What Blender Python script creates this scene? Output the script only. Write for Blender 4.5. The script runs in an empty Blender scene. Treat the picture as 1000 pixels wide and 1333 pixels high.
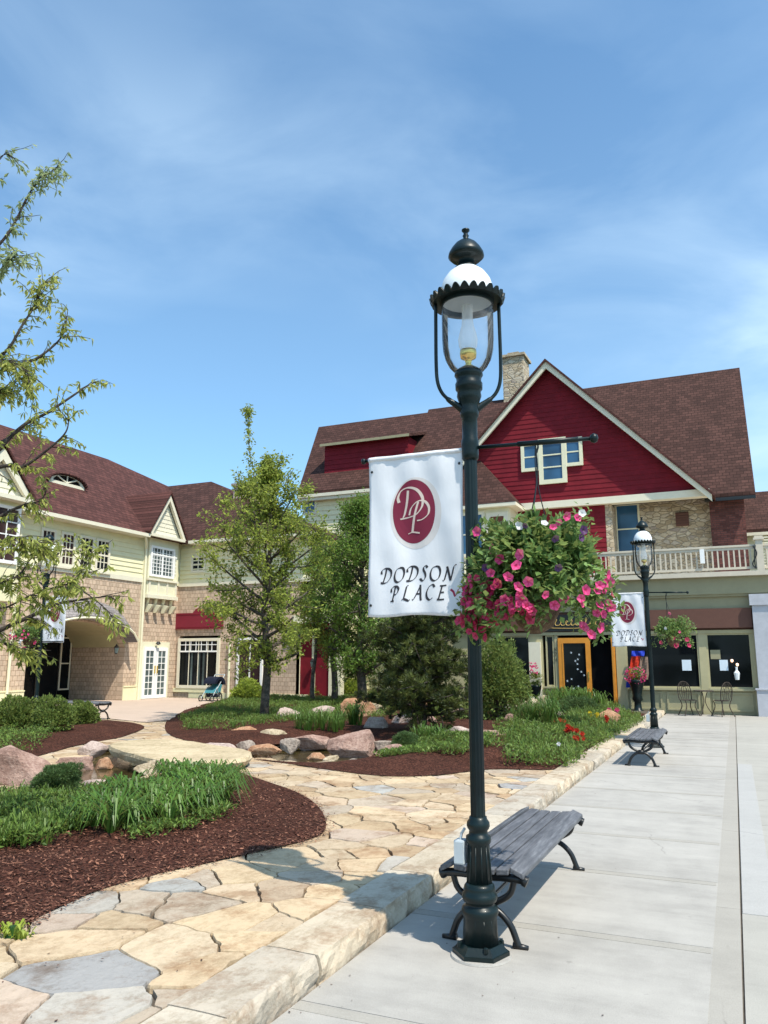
import bpy, bmesh, math, random
from mathutils import Vector, Matrix, noise
from mathutils.geometry import delaunay_2d_cdt
random.seed(7)
scene=bpy.context.scene
COL=scene.collection
# ---------------------------------------------------------------- camera model: X runs along the shop front, Y along the kerb
A=math.radians(23.7); F=1020.0; P=math.atan(193.5/F); H=1.6
def ray(x,y):
    r=x-500; up=-(y-666.5); h=F*math.cos(P)-up*math.sin(P); z=F*math.sin(P)+up*math.cos(P)
    return (r*math.cos(A)-h*math.sin(A), r*math.sin(A)+h*math.cos(A), z)
def G(x,y,z=0.0):
    d=ray(x,y); t=(z-H)/d[2]; return (d[0]*t,d[1]*t)
def PY(x,y,Y):
    d=ray(x,y); t=Y/d[1]; return (d[0]*t,H+d[2]*t)
def PX(x,y,X):
    d=ray(x,y); t=X/d[0]; return (d[1]*t,H+d[2]*t)
def PD(x,y,D):      # point at forward distance D
    d=ray(x,y); h=-d[0]*math.sin(A)+d[1]*math.cos(A); t=D/h
    return Vector((d[0]*t,d[1]*t,H+d[2]*t))
def R(a,b): return random.uniform(a,b)
# ---------------------------------------------------------------- materials
MATS={}
def newmat(name):
    m=bpy.data.materials.new(name); m.use_nodes=True; MATS[name]=m
    nt=m.node_tree; return m,nt,nt.nodes['Principled BSDF']
def N(nt,t,**k):
    n=nt.nodes.new(t)
    for a,b in k.items():
        if a in n.inputs: n.inputs[a].default_value=b
        else: setattr(n,a,b)
    return n
def ramp(nt,fac,stops,interp='LINEAR'):
    r=nt.nodes.new('ShaderNodeValToRGB'); r.color_ramp.interpolation=interp
    el=r.color_ramp.elements
    while len(el)<len(stops): el.new(.5)
    for e,(p,c) in zip(el,stops): e.position=p; e.color=(*c,1) if len(c)==3 else c
    nt.links.new(fac,r.inputs[0]); return r.outputs[0]
def coords(nt,scale=(1,1,1),kind='Object'):
    tc=nt.nodes.new('ShaderNodeTexCoord'); mp=nt.nodes.new('ShaderNodeMapping'); mp.inputs['Scale'].default_value=scale
    nt.links.new(tc.outputs[kind],mp.inputs[0]); return mp.outputs[0]
def noise_tex(nt,vec,scale,detail=4,rough=.6):
    n=N(nt,'ShaderNodeTexNoise'); n.inputs['Scale'].default_value=scale; n.inputs['Detail'].default_value=detail; n.inputs['Roughness'].default_value=rough
    if vec: nt.links.new(vec,n.inputs['Vector'])
    return n.outputs['Fac']
def mix(nt,a,b,fac,mode='MIX'):
    m=nt.nodes.new('ShaderNodeMix'); m.data_type='RGBA'; m.blend_type=mode
    for s,v in ((0,fac),(6,a),(7,b)):
        if hasattr(v,'is_linked') or isinstance(v,bpy.types.NodeSocket): nt.links.new(v,m.inputs[s])
        elif s==0: m.inputs[0].default_value=v
        else: m.inputs[s].default_value=(*v,1)
    return m.outputs[2]
def math_(nt,op,a,b=0):
    m=nt.nodes.new('ShaderNodeMath'); m.operation=op
    for i,v in ((0,a),(1,b)):
        if isinstance(v,bpy.types.NodeSocket): nt.links.new(v,m.inputs[i])
        else: m.inputs[i].default_value=v
    return m.outputs[0]
def bump(nt,bs,h,strength=.3,dist=.01):
    b=nt.nodes.new('ShaderNodeBump'); b.inputs['Strength'].default_value=strength; b.inputs['Distance'].default_value=dist
    nt.links.new(h,b.inputs['Height']); nt.links.new(b.outputs[0],bs.inputs['Normal'])
def paint(name,col,rough=.55,var=.12,scale=6,bumpv=0.0,metal=0.0,spec=.5):
    m,nt,bs=newmat(name)
    v=coords(nt); n=noise_tex(nt,v,scale,7,.7)
    c0=tuple(x*(1-var) for x in col); c1=tuple(min(1,x*(1+var)) for x in col)
    nt.links.new(ramp(nt,n,[(.3,c0),(.7,c1)]),bs.inputs['Base Color'])
    bs.inputs['Roughness'].default_value=rough; bs.inputs['Metallic'].default_value=metal; bs.inputs['Specular IOR Level'].default_value=spec
    if bumpv: bump(nt,bs,noise_tex(nt,v,scale*8),bumpv)
    return m
def courses(name,col,var,axis,rw,rh,gap=.02,rough=.85,mort=None,bumpv=.5,noisevar=.25):
    """brick / shingle courses. axis: 'X','Y' horizontal axis of the wall"""
    m,nt,bs=newmat(name)
    tc=nt.nodes.new('ShaderNodeTexCoord'); s=nt.nodes.new('ShaderNodeSeparateXYZ'); c=nt.nodes.new('ShaderNodeCombineXYZ')
    nt.links.new(tc.outputs['Object'],s.inputs[0]); nt.links.new(s.outputs[axis],c.inputs[0]); nt.links.new(s.outputs['Z'],c.inputs[1])
    br=nt.nodes.new('ShaderNodeTexBrick'); nt.links.new(c.outputs[0],br.inputs['Vector'])
    br.inputs['Scale'].default_value=1; br.inputs['Brick Width'].default_value=rw; br.inputs['Row Height'].default_value=rh
    br.inputs['Mortar Size'].default_value=gap; br.inputs['Mortar Smooth'].default_value=.3
    a=tuple(x*(1-var) for x in col); b=tuple(min(1,x*(1+var)) for x in col)
    br.inputs['Color1'].default_value=(*a,1); br.inputs['Color2'].default_value=(*b,1)
    br.inputs['Mortar'].default_value=(*(mort or tuple(x*.45 for x in col)),1)
    n=noise_tex(nt,tc.outputs['Object'],1.3,5); n2=noise_tex(nt,tc.outputs['Object'],14,4)
    f=math_(nt,'ADD',math_(nt,'MULTIPLY',n,.4),math_(nt,'MULTIPLY',n2,.6))
    g=ramp(nt,f,[(.3,(1-noisevar,)*3),(.7,(1+noisevar,)*3)])
    nt.links.new(mix(nt,br.outputs['Color'],g,1.0,'MULTIPLY'),bs.inputs['Base Color'])
    bs.inputs['Roughness'].default_value=rough; bs.inputs['Specular IOR Level'].default_value=.2
    bump(nt,bs,math_(nt,'SUBTRACT',math_(nt,'MULTIPLY',n2,.4),br.outputs['Fac']),bumpv,.012)
    return m
def glassy(name,col,rough=.04):
    m,nt,bs=newmat(name); v=coords(nt)
    n=noise_tex(nt,v,.7,2)
    nt.links.new(ramp(nt,n,[(.35,tuple(x*.6 for x in col)),(.7,tuple(min(1,x*1.5) for x in col))]),bs.inputs['Base Color'])
    bs.inputs['Roughness'].default_value=rough; bs.inputs['Specular IOR Level'].default_value=.3
    b=nt.nodes.new('ShaderNodeBump'); b.inputs['Strength'].default_value=.06; b.inputs['Distance'].default_value=.02
    nt.links.new(noise_tex(nt,v,1.6,1),b.inputs['Height']); nt.links.new(b.outputs[0],bs.inputs['Normal'])
    return m
def leafmat(name,c0,c1,trans=.35,rough=.5):
    m,nt,bs=newmat(name)
    at=nt.nodes.new('ShaderNodeAttribute'); at.attribute_name='rnd'
    c=ramp(nt,at.outputs['Fac'],[(0,c0),(1,c1)])
    nt.links.new(c,bs.inputs['Base Color']); bs.inputs['Roughness'].default_value=rough; bs.inputs['Specular IOR Level'].default_value=.3
    tr=nt.nodes.new('ShaderNodeBsdfTranslucent'); 
    nt.links.new(mix(nt,c,(1.0,1.0,.35),.25),tr.inputs['Color'])
    ms=nt.nodes.new('ShaderNodeMixShader'); ms.inputs[0].default_value=trans
    nt.links.new(bs.outputs[0],ms.inputs[1]); nt.links.new(tr.outputs[0],ms.inputs[2])
    nt.links.new(ms.outputs[0],nt.nodes['Material Output'].inputs['Surface'])
    return m
def concrete(name,col,rough=.85,stain=.26):
    m,nt,bs=newmat(name); v=coords(nt)
    big=noise_tex(nt,v,.45,5,.65); mid=noise_tex(nt,v,3.5,6,.7); fine=noise_tex(nt,v,160,2)
    va=coords(nt,(.35,2.6,1)); streak=noise_tex(nt,va,1.1,5,.7)
    f=math_(nt,'ADD',math_(nt,'MULTIPLY',big,.4),math_(nt,'MULTIPLY',mid,.3)); f=math_(nt,'ADD',f,math_(nt,'MULTIPLY',streak,.3))
    c=ramp(nt,f,[(.35,tuple(x*(1-stain) for x in col)),(.5,col),(.64,tuple(min(1,x*(1+stain*.7)) for x in col))])
    c=mix(nt,c,ramp(nt,fine,[(.3,(.86,)*3),(.7,(1.08,)*3)]),1.0,'MULTIPLY')
    vc=nt.nodes.new('ShaderNodeTexVoronoi'); vc.feature='DISTANCE_TO_EDGE'; vc.inputs['Scale'].default_value=.55
    wv=nt.nodes.new('ShaderNodeMix'); wv.data_type='VECTOR'; wv.inputs[0].default_value=.16; nt.links.new(v,wv.inputs[4])
    wn=N(nt,'ShaderNodeTexNoise'); wn.inputs['Scale'].default_value=2.5; wn.inputs['Detail'].default_value=6; nt.links.new(v,wn.inputs['Vector']); nt.links.new(wn.outputs['Color'],wv.inputs[5]); nt.links.new(wv.outputs[1],vc.inputs['Vector'])
    ck=math_(nt,'MULTIPLY',ramp(nt,vc.outputs['Distance'],[(.0,(1,1,1)),(.0035,(0,0,0))]),ramp(nt,big,[(.52,(0,0,0)),(.58,(.55,.55,.55))]))
    c=mix(nt,c,tuple(x*.35 for x in col),ck)
    sp=noise_tex(nt,v,9,3,.5); c=mix(nt,c,tuple(x*.55 for x in col),ramp(nt,sp,[(.70,(0,0,0)),(.76,(.5,.5,.5))]))
    nt.links.new(c,bs.inputs['Base Color']); bs.inputs['Roughness'].default_value=rough; bs.inputs['Specular IOR Level'].default_value=.25
    bump(nt,bs,math_(nt,'ADD',fine,math_(nt,'MULTIPLY',mid,2)),.25,.004)
    return m
def rockmat(name,c0,c1,scale=3.0):
    m,nt,bs=newmat(name); v=coords(nt)
    n=noise_tex(nt,v,scale,8,.7); n2=noise_tex(nt,v,scale*9,4,.7)
    f=math_(nt,'ADD',math_(nt,'MULTIPLY',n,.6),math_(nt,'MULTIPLY',n2,.4))
    nt.links.new(ramp(nt,f,[(.32,tuple(x*.45 for x in c0)),(.45,c0),(.58,c1),(.75,tuple(min(1,x*1.25) for x in c1))]),bs.inputs['Base Color'])
    bs.inputs['Roughness'].default_value=.9; bump(nt,bs,f,1.0,.05); return m
def attrstone(name,attr='tint',grain=30):
    m,nt,bs=newmat(name); v=coords(nt)
    at=nt.nodes.new('ShaderNodeAttribute'); at.attribute_name=attr
    n=noise_tex(nt,v,2.2,6,.65); n2=noise_tex(nt,v,grain,4,.65); n3=noise_tex(nt,v,7,5,.7)
    f=math_(nt,'ADD',math_(nt,'MULTIPLY',n,.45),math_(nt,'MULTIPLY',n2,.25)); f=math_(nt,'ADD',f,math_(nt,'MULTIPLY',n3,.3))
    g=ramp(nt,f,[(.32,(.68,.64,.60)),(.5,(1,1,1)),(.68,(1.14,1.13,1.12))])
    c=mix(nt,at.outputs['Color'],g,1.0,'MULTIPLY')
    st=noise_tex(nt,v,3.1,7,.75); st2=noise_tex(nt,coords(nt,(1.4,.7,1)),5.5,7,.8)
    c=mix(nt,c,mix(nt,c,(.62,.50,.42),1.0,'MULTIPLY'),ramp(nt,st,[(.50,(0,0,0)),(.63,(.75,.75,.75))]))
    c=mix(nt,c,mix(nt,c,(.80,.77,.73),1.0,'MULTIPLY'),ramp(nt,st2,[(.52,(0,0,0)),(.60,(.8,.8,.8))]))
    nt.links.new(c,bs.inputs['Base Color'])
    bs.inputs['Roughness'].default_value=.85; bs.inputs['Specular IOR Level'].default_value=.25
    bump(nt,bs,math_(nt,'ADD',f,math_(nt,'MULTIPLY',st2,.8)),.8,.016); return m

M={}
M['iron']=paint('iron',(.0035,.011,.012),.38,.35,8,.08,spec=.25); M['iron'].node_tree.nodes['Principled BSDF'].inputs['Coat Weight'].default_value=.12
M['black']=paint('black_metal',(.008,.009,.01),.35,.2,8)
M['white_enamel']=paint('white_enamel',(.82,.86,.88),.25,.04,5)
M['brass']=paint('brass',(.75,.55,.16),.25,.1,20,metal=.9)
M['cream']=paint('cream_paint',(.72,.69,.50),.6,.06,4)
M['creamwhite']=paint('cream_white_paint',(.70,.66,.52),.55,.05,4)
M['white']=paint('white_paint',(.83,.83,.81),.5,.04,4)
M['siding']=paint('yellow_siding',(.74,.70,.45),.6,.06,3)
M['rail']=paint('rail_paint',(.56,.50,.40),.6,.08,4); M['front']=paint('shaded_cream',(.42,.38,.22),.6,.08,3); M['khaki']=paint('khaki_paint',(.30,.275,.165),.6,.08,3)  # storefront cream and khaki darkened: shade of the front is put into the paint
M['kick']=paint('pale_khaki_panel',(.36,.335,.20),.6,.08,3)  # kick panels darkened likewise, for the shade on the front
M['red']=paint('barn_red',(.165,.010,.018),.75,.26,2.2,.1,spec=.2)
M['redsign']=paint('sign_red',(.20,.012,.03),.5,.08,3)
M['goldlet']=paint('gold_letters',(.62,.42,.12),.4,.05,8)
M['darksign']=paint('dark_sign',(.02,.02,.018),.5,.2,6)
M['brownawn']=paint('brown_awning',(.115,.05,.035),.8,.1,9,.1)
M['orange']=paint('orange_door_paint',(.62,.25,.025),.45,.12,5)
M['glass']=glassy('dark_window_glass',(.007,.009,.011)); M['glass'].node_tree.nodes['Principled BSDF'].inputs['Specular IOR Level'].default_value=.16; M['glassb']=glassy('blue_window_glass',(.035,.10,.19),.08)
M['glassl']=glassy('curtained_glass',(.09,.12,.12)); M['glassr']=glassy('reddish_reflecting_glass',(.05,.03,.03))
M['blind']=paint('brown_blind',(.14,.045,.02),.7,.1,4)
M['greyst']=paint('grey_pillar_stone',(.42,.43,.47),.8,.12,4,.2)
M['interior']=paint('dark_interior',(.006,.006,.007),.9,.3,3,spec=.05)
M['shX']=courses('cedar_shingles_front',(.52,.40,.295),.15,'X',.17,.16,.006,mort=(.19,.11,.07),noisevar=.16)
M['shY']=courses('cedar_shingles_side',(.52,.40,.295),.15,'Y',.17,.16,.006,mort=(.19,.11,.07),noisevar=.16)
M['shgrey']=courses('grey_canopy_shingles',(.23,.21,.21),.25,'Y',.16,.09,.006)
M['roofX']=courses('roof_shingles_front',(.066,.031,.025),.30,'X',.24,.13,.012,mort=(.030,.014,.011),noisevar=.32,bumpv=.6)
M['roofY']=courses('roof_shingles_side',(.083,.033,.028),.28,'Y',.24,.13,.012,mort=(.040,.016,.013),noisevar=.28,bumpv=.6)
M['brick']=courses('dark_brick',(.12,.045,.038),.35,'X',.22,.075,.008,mort=(.06,.04,.04))
M['conc']=concrete('sidewalk_concrete',(.372,.354,.325)); M['concd']=concrete('border_concrete',(.34,.32,.285),.9,.14)
M['concl']=concrete('pale_concrete_patch',(.38,.373,.358),.85,.1); M['conc2']=concrete('street_concrete',(.36,.345,.31),.85,.16)
M['joint']=paint('joint_dirt',(.10,.085,.07),.95,.3,20,spec=.1)
M['plaza']=concrete('plaza_concrete',(.47,.37,.30),.9,.12)
M['kerb']=attrstone('kerb_stone','tint',40)
M['flag']=attrstone('flagstone','tint',28)
M['soil']=paint('dark_soil',(.045,.028,.020),.98,.4,9,.4,spec=.1)
M['grass']=paint('far_ground',(.06,.075,.035),.95,.3,2,spec=.1)
M['ltmetal']=paint('grey_box_metal',(.42,.47,.50),.5,.08,6)
M['bark']=rockmat('grey_bark',(.05,.04,.03),(.15,.125,.10),9); M['barkd']=rockmat('dark_bark',(.035,.025,.02),(.09,.07,.055),12)
M['pink']=rockmat('pink_granite',(.26,.155,.12),(.42,.285,.23)); M['orangerock']=rockmat('rust_rock',(.34,.17,.09),(.50,.31,.19))
M['greyrock']=rockmat('grey_rock',(.25,.20,.165),(.42,.35,.29)); M['tanrock']=rockmat('tan_rock',(.36,.28,.18),(.55,.46,.33)); M['palerock']=rockmat('pale_rock',(.38,.285,.245),(.56,.45,.39))
M['bridge']=rockmat('yellow_limestone',(.42,.33,.20),(.57,.46,.30),2)
def stonewall(name):
    m,nt,bs=newmat(name); v=coords(nt,(1.4,1.4,2.9))
    vo=nt.nodes.new('ShaderNodeTexVoronoi'); vo.inputs['Scale'].default_value=2.6; nt.links.new(v,vo.inputs['Vector'])
    ve=nt.nodes.new('ShaderNodeTexVoronoi'); ve.feature='DISTANCE_TO_EDGE'; ve.inputs['Scale'].default_value=2.6; nt.links.new(v,ve.inputs['Vector'])
    s=nt.nodes.new('ShaderNodeSeparateColor'); nt.links.new(vo.outputs['Color'],s.inputs[0])
    c=ramp(nt,s.outputs[0],[(0,(.36,.28,.18)),(.4,(.50,.40,.27)),(.75,(.58,.50,.38)),(1,(.33,.27,.22))])
    c=mix(nt,c,(.33,.27,.19),ramp(nt,ve.outputs['Distance'],[(.02,(1,1,1)),(.07,(0,0,0))]))
    c=mix(nt,c,ramp(nt,noise_tex(nt,v,9,5),[(.3,(.75,)*3),(.7,(1.15,)*3)]),1.0,'MULTIPLY')
    nt.links.new(c,bs.inputs['Base Color']); bs.inputs['Roughness'].default_value=.9
    bump(nt,bs,ramp(nt,ve.outputs['Distance'],[(0,(0,0,0)),(.1,(1,1,1))]),.8,.03); return m
M['stonewall']=stonewall('fieldstone_wall')
def benchwood():
    m,nt,bs=newmat('weathered_grey_slats'); v=coords(nt,(22,1.3,22)); n=noise_tex(nt,v,2.5,6,.7); n2=noise_tex(nt,coords(nt),4,4)
    c=ramp(nt,n,[(.3,(.05,.053,.062)),(.55,(.125,.13,.145)),(.75,(.22,.225,.24))]); c=mix(nt,c,ramp(nt,n2,[(.35,(.8,)*3),(.65,(1.1,)*3)]),1.0,'MULTIPLY')
    nt.links.new(c,bs.inputs['Base Color']); bs.inputs['Roughness'].default_value=.6; bump(nt,bs,n,.4,.003); return m
M['slat']=benchwood()
def mulchmat():
    m,nt,bs=newmat('shredded_mulch'); v=coords(nt,(1,1,1)); 
    n=noise_tex(nt,v,38,5,.75); n2=noise_tex(nt,v,2.5,4); 
    vo=nt.nodes.new('ShaderNodeTexVoronoi'); vo.inputs['Scale'].default_value=55; nt.links.new(v,vo.inputs['Vector']); s=nt.nodes.new('ShaderNodeSeparateColor'); nt.links.new(vo.outputs['Color'],s.inputs[0])
    c=ramp(nt,math_(nt,'ADD',math_(nt,'MULTIPLY',n,.5),math_(nt,'MULTIPLY',s.outputs[0],.5)),[(.2,(.020,.008,.005)),(.5,(.072,.026,.017)),(.75,(.14,.055,.036)),(.95,(.34,.18,.12))])
    c=mix(nt,c,ramp(nt,n2,[(.3,(.75,)*3),(.7,(1.2,)*3)]),1.0,'MULTIPLY')
    nt.links.new(c,bs.inputs['Base Color']); bs.inputs['Roughness'].default_value=.95; bs.inputs['Specular IOR Level'].default_value=.15
    bump(nt,bs,math_(nt,'ADD',n,s.outputs[0]),1.0,.03); return m
M['mulch']=mulchmat()
M['chip']=leafmat('mulch_chips',(.030,.011,.007),(.30,.135,.085),0.0,.9)
M['chipbase']=M['chip']
def watermat():
    m,nt,bs=newmat('pond_water'); v=coords(nt)
    nt.links.new(ramp(nt,noise_tex(nt,v,3,4),[(.35,(.035,.026,.010)),(.65,(.09,.065,.025))]),bs.inputs['Base Color'])
    bs.inputs['Roughness'].default_value=.06; bs.inputs['Specular IOR Level'].default_value=.55; bump(nt,bs,noise_tex(nt,v,14,3),.25,.01); return m
M['water']=watermat()
def lampglass():
    m,nt,bs=newmat('lantern_glass')
    tr=nt.nodes.new('ShaderNodeBsdfTransparent'); tr.inputs[0].default_value=(.985,.99,.99,1)
    gl=nt.nodes.new('ShaderNodeBsdfGlossy'); gl.inputs['Roughness'].default_value=.03
    fr=nt.nodes.new('ShaderNodeFresnel'); fr.inputs[0].default_value=1.22
    df=nt.nodes.new('ShaderNodeBsdfDiffuse'); df.inputs[0].default_value=(.8,.82,.85,1)
    m0=nt.nodes.new('ShaderNodeMixShader'); nt.links.new(math_(nt,'MULTIPLY',noise_tex(nt,coords(nt),9,4),.16),m0.inputs[0])
    nt.links.new(tr.outputs[0],m0.inputs[1]); nt.links.new(df.outputs[0],m0.inputs[2])
    m1=nt.nodes.new('ShaderNodeMixShader'); nt.links.new(fr.outputs[0],m1.inputs[0]); nt.links.new(m0.outputs[0],m1.inputs[1]); nt.links.new(gl.outputs[0],m1.inputs[2])
    nt.links.new(m1.outputs[0],nt.nodes['Material Output'].inputs['Surface']); return m
M['lampglass']=lampglass()
def milky():
    m,nt,bs=newmat('milky_chimney_glass'); bs.inputs['Base Color'].default_value=(.86,.88,.90,1); bs.inputs['Roughness'].default_value=.15
    tr=nt.nodes.new('ShaderNodeBsdfTransparent'); ms=nt.nodes.new('ShaderNodeMixShader')
    g=nt.nodes.new('ShaderNodeLayerWeight'); g.inputs[0].default_value=.35
    nt.links.new(ramp(nt,g.outputs['Facing'],[(0,(.30,)*3),(1,(.75,)*3)]),ms.inputs[0]); nt.links.new(tr.outputs[0],ms.inputs[1]); nt.links.new(bs.outputs[0],ms.inputs[2])
    nt.links.new(ms.outputs[0],nt.nodes['Material Output'].inputs['Surface']); return m
M['milky']=milky()
def cloth(name,col,trans=.25):
    m,nt,bs=newmat(name); v=coords(nt)
    n=noise_tex(nt,v,5,3); c=ramp(nt,n,[(.3,tuple(x*.95 for x in col)),(.7,col)]); nt.links.new(c,bs.inputs['Base Color']); bs.inputs['Roughness'].default_value=.7; bs.inputs['Specular IOR Level'].default_value=.2
    bump(nt,bs,noise_tex(nt,coords(nt,(1,1,.35)),16,3),.25,.01)
    tr=nt.nodes.new('ShaderNodeBsdfTranslucent'); nt.links.new(c,tr.inputs[0]); ms=nt.nodes.new('ShaderNodeMixShader'); ms.inputs[0].default_value=trans
    nt.links.new(bs.outputs[0],ms.inputs[1]); nt.links.new(tr.outputs[0],ms.inputs[2]); nt.links.new(ms.outputs[0],nt.nodes['Material Output'].inputs['Surface']); return m
M['cloth']=cloth('banner_cloth',(.86,.87,.90)); M['maroon']=cloth('maroon_print',(.26,.035,.07)); M['peach']=cloth('cream_print',(.80,.68,.60)); M['halo']=cloth('pale_cream_print',(.78,.74,.72)); M['ink']=cloth('charcoal_print',(.05,.05,.06))
M['blue_cloth']=cloth('blue_fabric',(.02,.05,.45),.1); M['red_cloth']=cloth('red_fabric',(.62,.045,.02),.1); M['print_cloth']=cloth('patterned_fabric',(.25,.17,.13),.1); M['teal_cloth']=cloth('teal_fabric',(.07,.28,.33),.1); M['navy']=cloth('navy_fabric',(.01,.014,.03),.05)
M['paper']=paint('paper_notice',(.62,.72,.80),.7,.04,8)
M['coco']=rockmat('coco_liner',(.10,.055,.03),(.22,.14,.075),18)
M['leaf_mid']=leafmat('tree_leaves',(.08,.125,.015),(.38,.44,.07),.42)
M['leaf_young']=leafmat('young_leaves',(.15,.19,.035),(.48,.50,.13),.5)
M['leaf_pale']=leafmat('pale_leaves',(.17,.24,.13),(.42,.50,.28),.5)
M['leaf_deep']=leafmat('deep_leaves',(.04,.10,.012),(.16,.28,.04),.35)
M['leaf_bush']=leafmat('shrub_leaves',(.045,.085,.015),(.19,.25,.055),.3)
M['leaf_lime']=leafmat('lime_leaves',(.13,.19,.02),(.36,.44,.06),.35)
M['leaf_lily']=leafmat('daylily_blades',(.022,.070,.010),(.12,.225,.035),.25,.4)
M['leaf_cover']=leafmat('ground_cover_leaves',(.030,.075,.010),(.15,.235,.04),.28)
M['leaf_juniper']=leafmat('juniper_needles',(.025,.06,.02),(.10,.17,.05),.15)
M['leaf_pine']=leafmat('pine_needles',(.012,.024,.006),(.13,.155,.035),.12)
M['leaf_basket']=leafmat('petunia_leaves',(.030,.08,.018),(.22,.37,.11),.35)
M['petal']=leafmat('magenta_petals',(.62,.02,.17),(.85,.10,.33),.3); M['petal2']=leafmat('deep_pink_petals',(.42,.01,.09),(.62,.03,.15),.3)
M['petalw']=leafmat('white_petals',(.70,.70,.72),(.80,.78,.82),.3); M['petalp']=leafmat('purple_petals',(.05,.01,.07),(.10,.02,.14),.2); M['petalr']=leafmat('red_petals',(.45,.01,.01),(.65,.03,.02),.3); M['petaly']=leafmat('yellow_petals',(.75,.55,.02),(.8,.65,.05),.3)
M['throat']=paint('dark_flower_throat',(.25,.01,.08),.7,.05)
M['bulb']=newmat('lamp_glow')[0]
_b=M['bulb'].node_tree.nodes['Principled BSDF']; _b.inputs['Emission Color'].default_value=(1,.55,.25,1); _b.inputs['Emission Strength'].default_value=1.5
# ---------------------------------------------------------------- object helpers
def obj(name,bm,mat,parent=None,smooth=False,recalc=True):
    if isinstance(bm,bmesh.types.BMesh):
        if recalc: bmesh.ops.recalc_face_normals(bm,faces=bm.faces)
        me=bpy.data.meshes.new(name); bm.to_mesh(me); bm.free()
    else: me=bm
    if mat and not me.materials: me.materials.append(M[mat] if isinstance(mat,str) else mat)
    if smooth:
        for p in me.polygons: p.use_smooth=True
    o=bpy.data.objects.new(name,me); COL.objects.link(o)
    if parent: 
        o.parent=parent
        if parent.get('_w',1): o.matrix_parent_inverse=Matrix.Translation(-wloc(parent))
    return o
def wloc(o):
    v=Vector(o.location)
    while o.parent:
        if o.matrix_parent_inverse!=Matrix.Identity(4): v=v+o.matrix_parent_inverse.to_translation()
        o=o.parent; v=v+Vector(o.location)
    return v
def tag(o,label,cat,group=None,kind=None):
    if label: o['label']=label
    if cat: o['category']=cat
    if group: o['group']=group
    if kind: o['kind']=kind
    return o
def thing(name,label,cat,loc=(0,0,0),group=None):
    o=bpy.data.objects.new(name,None); COL.objects.link(o); o.location=loc; o.empty_display_size=.1
    return tag(o,label,cat,group)
def struct(name,bm,mat):
    o=obj(name,bm,mat); o['kind']='structure'; return o
def children(o): return [c for c in bpy.data.objects if c.parent==o]
def copy_tree(o,parent=None):
    c=o.copy(); COL.objects.link(c)
    if parent: c.parent=parent; c.matrix_parent_inverse=o.matrix_parent_inverse.copy()
    for ch in children(o): copy_tree(ch,c)
    return c
def bx(bm,x0,x1,y0,y1,z0,z1):
    vs=[bm.verts.new((x,y,z)) for x in (x0,x1) for y in (y0,y1) for z in (z0,z1)]
    for f in ((0,1,3,2),(4,6,7,5),(0,4,5,1),(2,3,7,6),(0,2,6,4),(1,5,7,3)): bm.faces.new([vs[i] for i in f])
    return vs
def prism(bm,pts,off):
    """closed solid: polygon pts (3D) extruded by vector off"""
    n=len(pts); a=[bm.verts.new(p) for p in pts]; b=[bm.verts.new(Vector(p)+Vector(off)) for p in pts]
    bm.faces.new(a); bm.faces.new(b[::-1])
    for i in range(n): bm.faces.new([a[i],b[i],b[(i+1)%n],a[(i+1)%n]])
def tube(bm,pts,rads,seg=8,cap=True):
    pts=[Vector(p) for p in pts]; n=len(pts); rings=[]
    if not hasattr(rads,'__len__'): rads=[rads]*n
    prev=None
    for i,p in enumerate(pts):
        d=(pts[min(i+1,n-1)]-pts[max(i-1,0)]); d.normalize() if d.length>0 else None
        ref=prev if prev else (Vector((0,0,1)) if abs(d.z)<.9 else Vector((1,0,0)))
        s=d.cross(ref)
        if s.length<1e-5: s=d.cross(Vector((0,1,0)))
        s.normalize(); t=s.cross(d); t.normalize(); prev=t
        rings.append([bm.verts.new(p+(s*math.cos(2*math.pi*k/seg)+t*math.sin(2*math.pi*k/seg))*rads[i]) for k in range(seg)])
    for i in range(n-1):
        for k in range(seg): bm.faces.new([rings[i][k],rings[i][(k+1)%seg],rings[i+1][(k+1)%seg],rings[i+1][k]])
    if cap: bm.faces.new(rings[0][::-1]); bm.faces.new(rings[-1])
def lathe(bm,prof,c=(0,0),seg=32,cap=True):
    """prof: list of (z,r)"""
    rings=[]
    for z,r in prof:
        rings.append([bm.verts.new((c[0]+max(r,.0004)*math.cos(2*math.pi*k/seg),c[1]+max(r,.0004)*math.sin(2*math.pi*k/seg),z)) for k in range(seg)])
    for i in range(len(prof)-1):
        for k in range(seg): bm.faces.new([rings[i][k],rings[i][(k+1)%seg],rings[i+1][(k+1)%seg],rings[i+1][k]])
    if cap: bm.faces.new(rings[0][::-1]); bm.faces.new(rings[-1])
def catmull(pts,n=6):
    pts=[Vector(p) for p in pts]; out=[]
    for i in range(len(pts)-1):
        p0=pts[max(i-1,0)];p1=pts[i];p2=pts[i+1];p3=pts[min(i+2,len(pts)-1)]
        for k in range(n):
            t=k/n
            out.append(.5*((2*p1)+(p2-p0)*t+(2*p0-5*p1+4*p2-p3)*t*t+(3*p1-p0-3*p2+p3)*t**3))
    out.append(pts[-1]); return out
class MeshB:
    """fast raw mesh builder with per-face random attribute"""
    def __init__(s): s.v=[]; s.f=[]; s.r=[]
    def face(s,vs,r=None):
        b=len(s.v); s.v.extend([tuple(v) for v in vs]); s.f.append(tuple(range(b,b+len(vs)))); s.r.append(random.random() if r is None else r)
    def mesh(s,name):
        me=bpy.data.meshes.new(name); me.from_pydata(s.v,[],s.f); me.update()
        a=me.attributes.new('rnd','FLOAT','FACE'); a.data.foreach_set('value',s.r); return me
def build(name,mb,mat,parent=None): return obj(name,mb.mesh(name),mat,parent)
def rvec():
    while True:
        v=Vector((R(-1,1),R(-1,1),R(-1,1)))
        if .05<v.length<1: return v.normalized()
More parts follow.
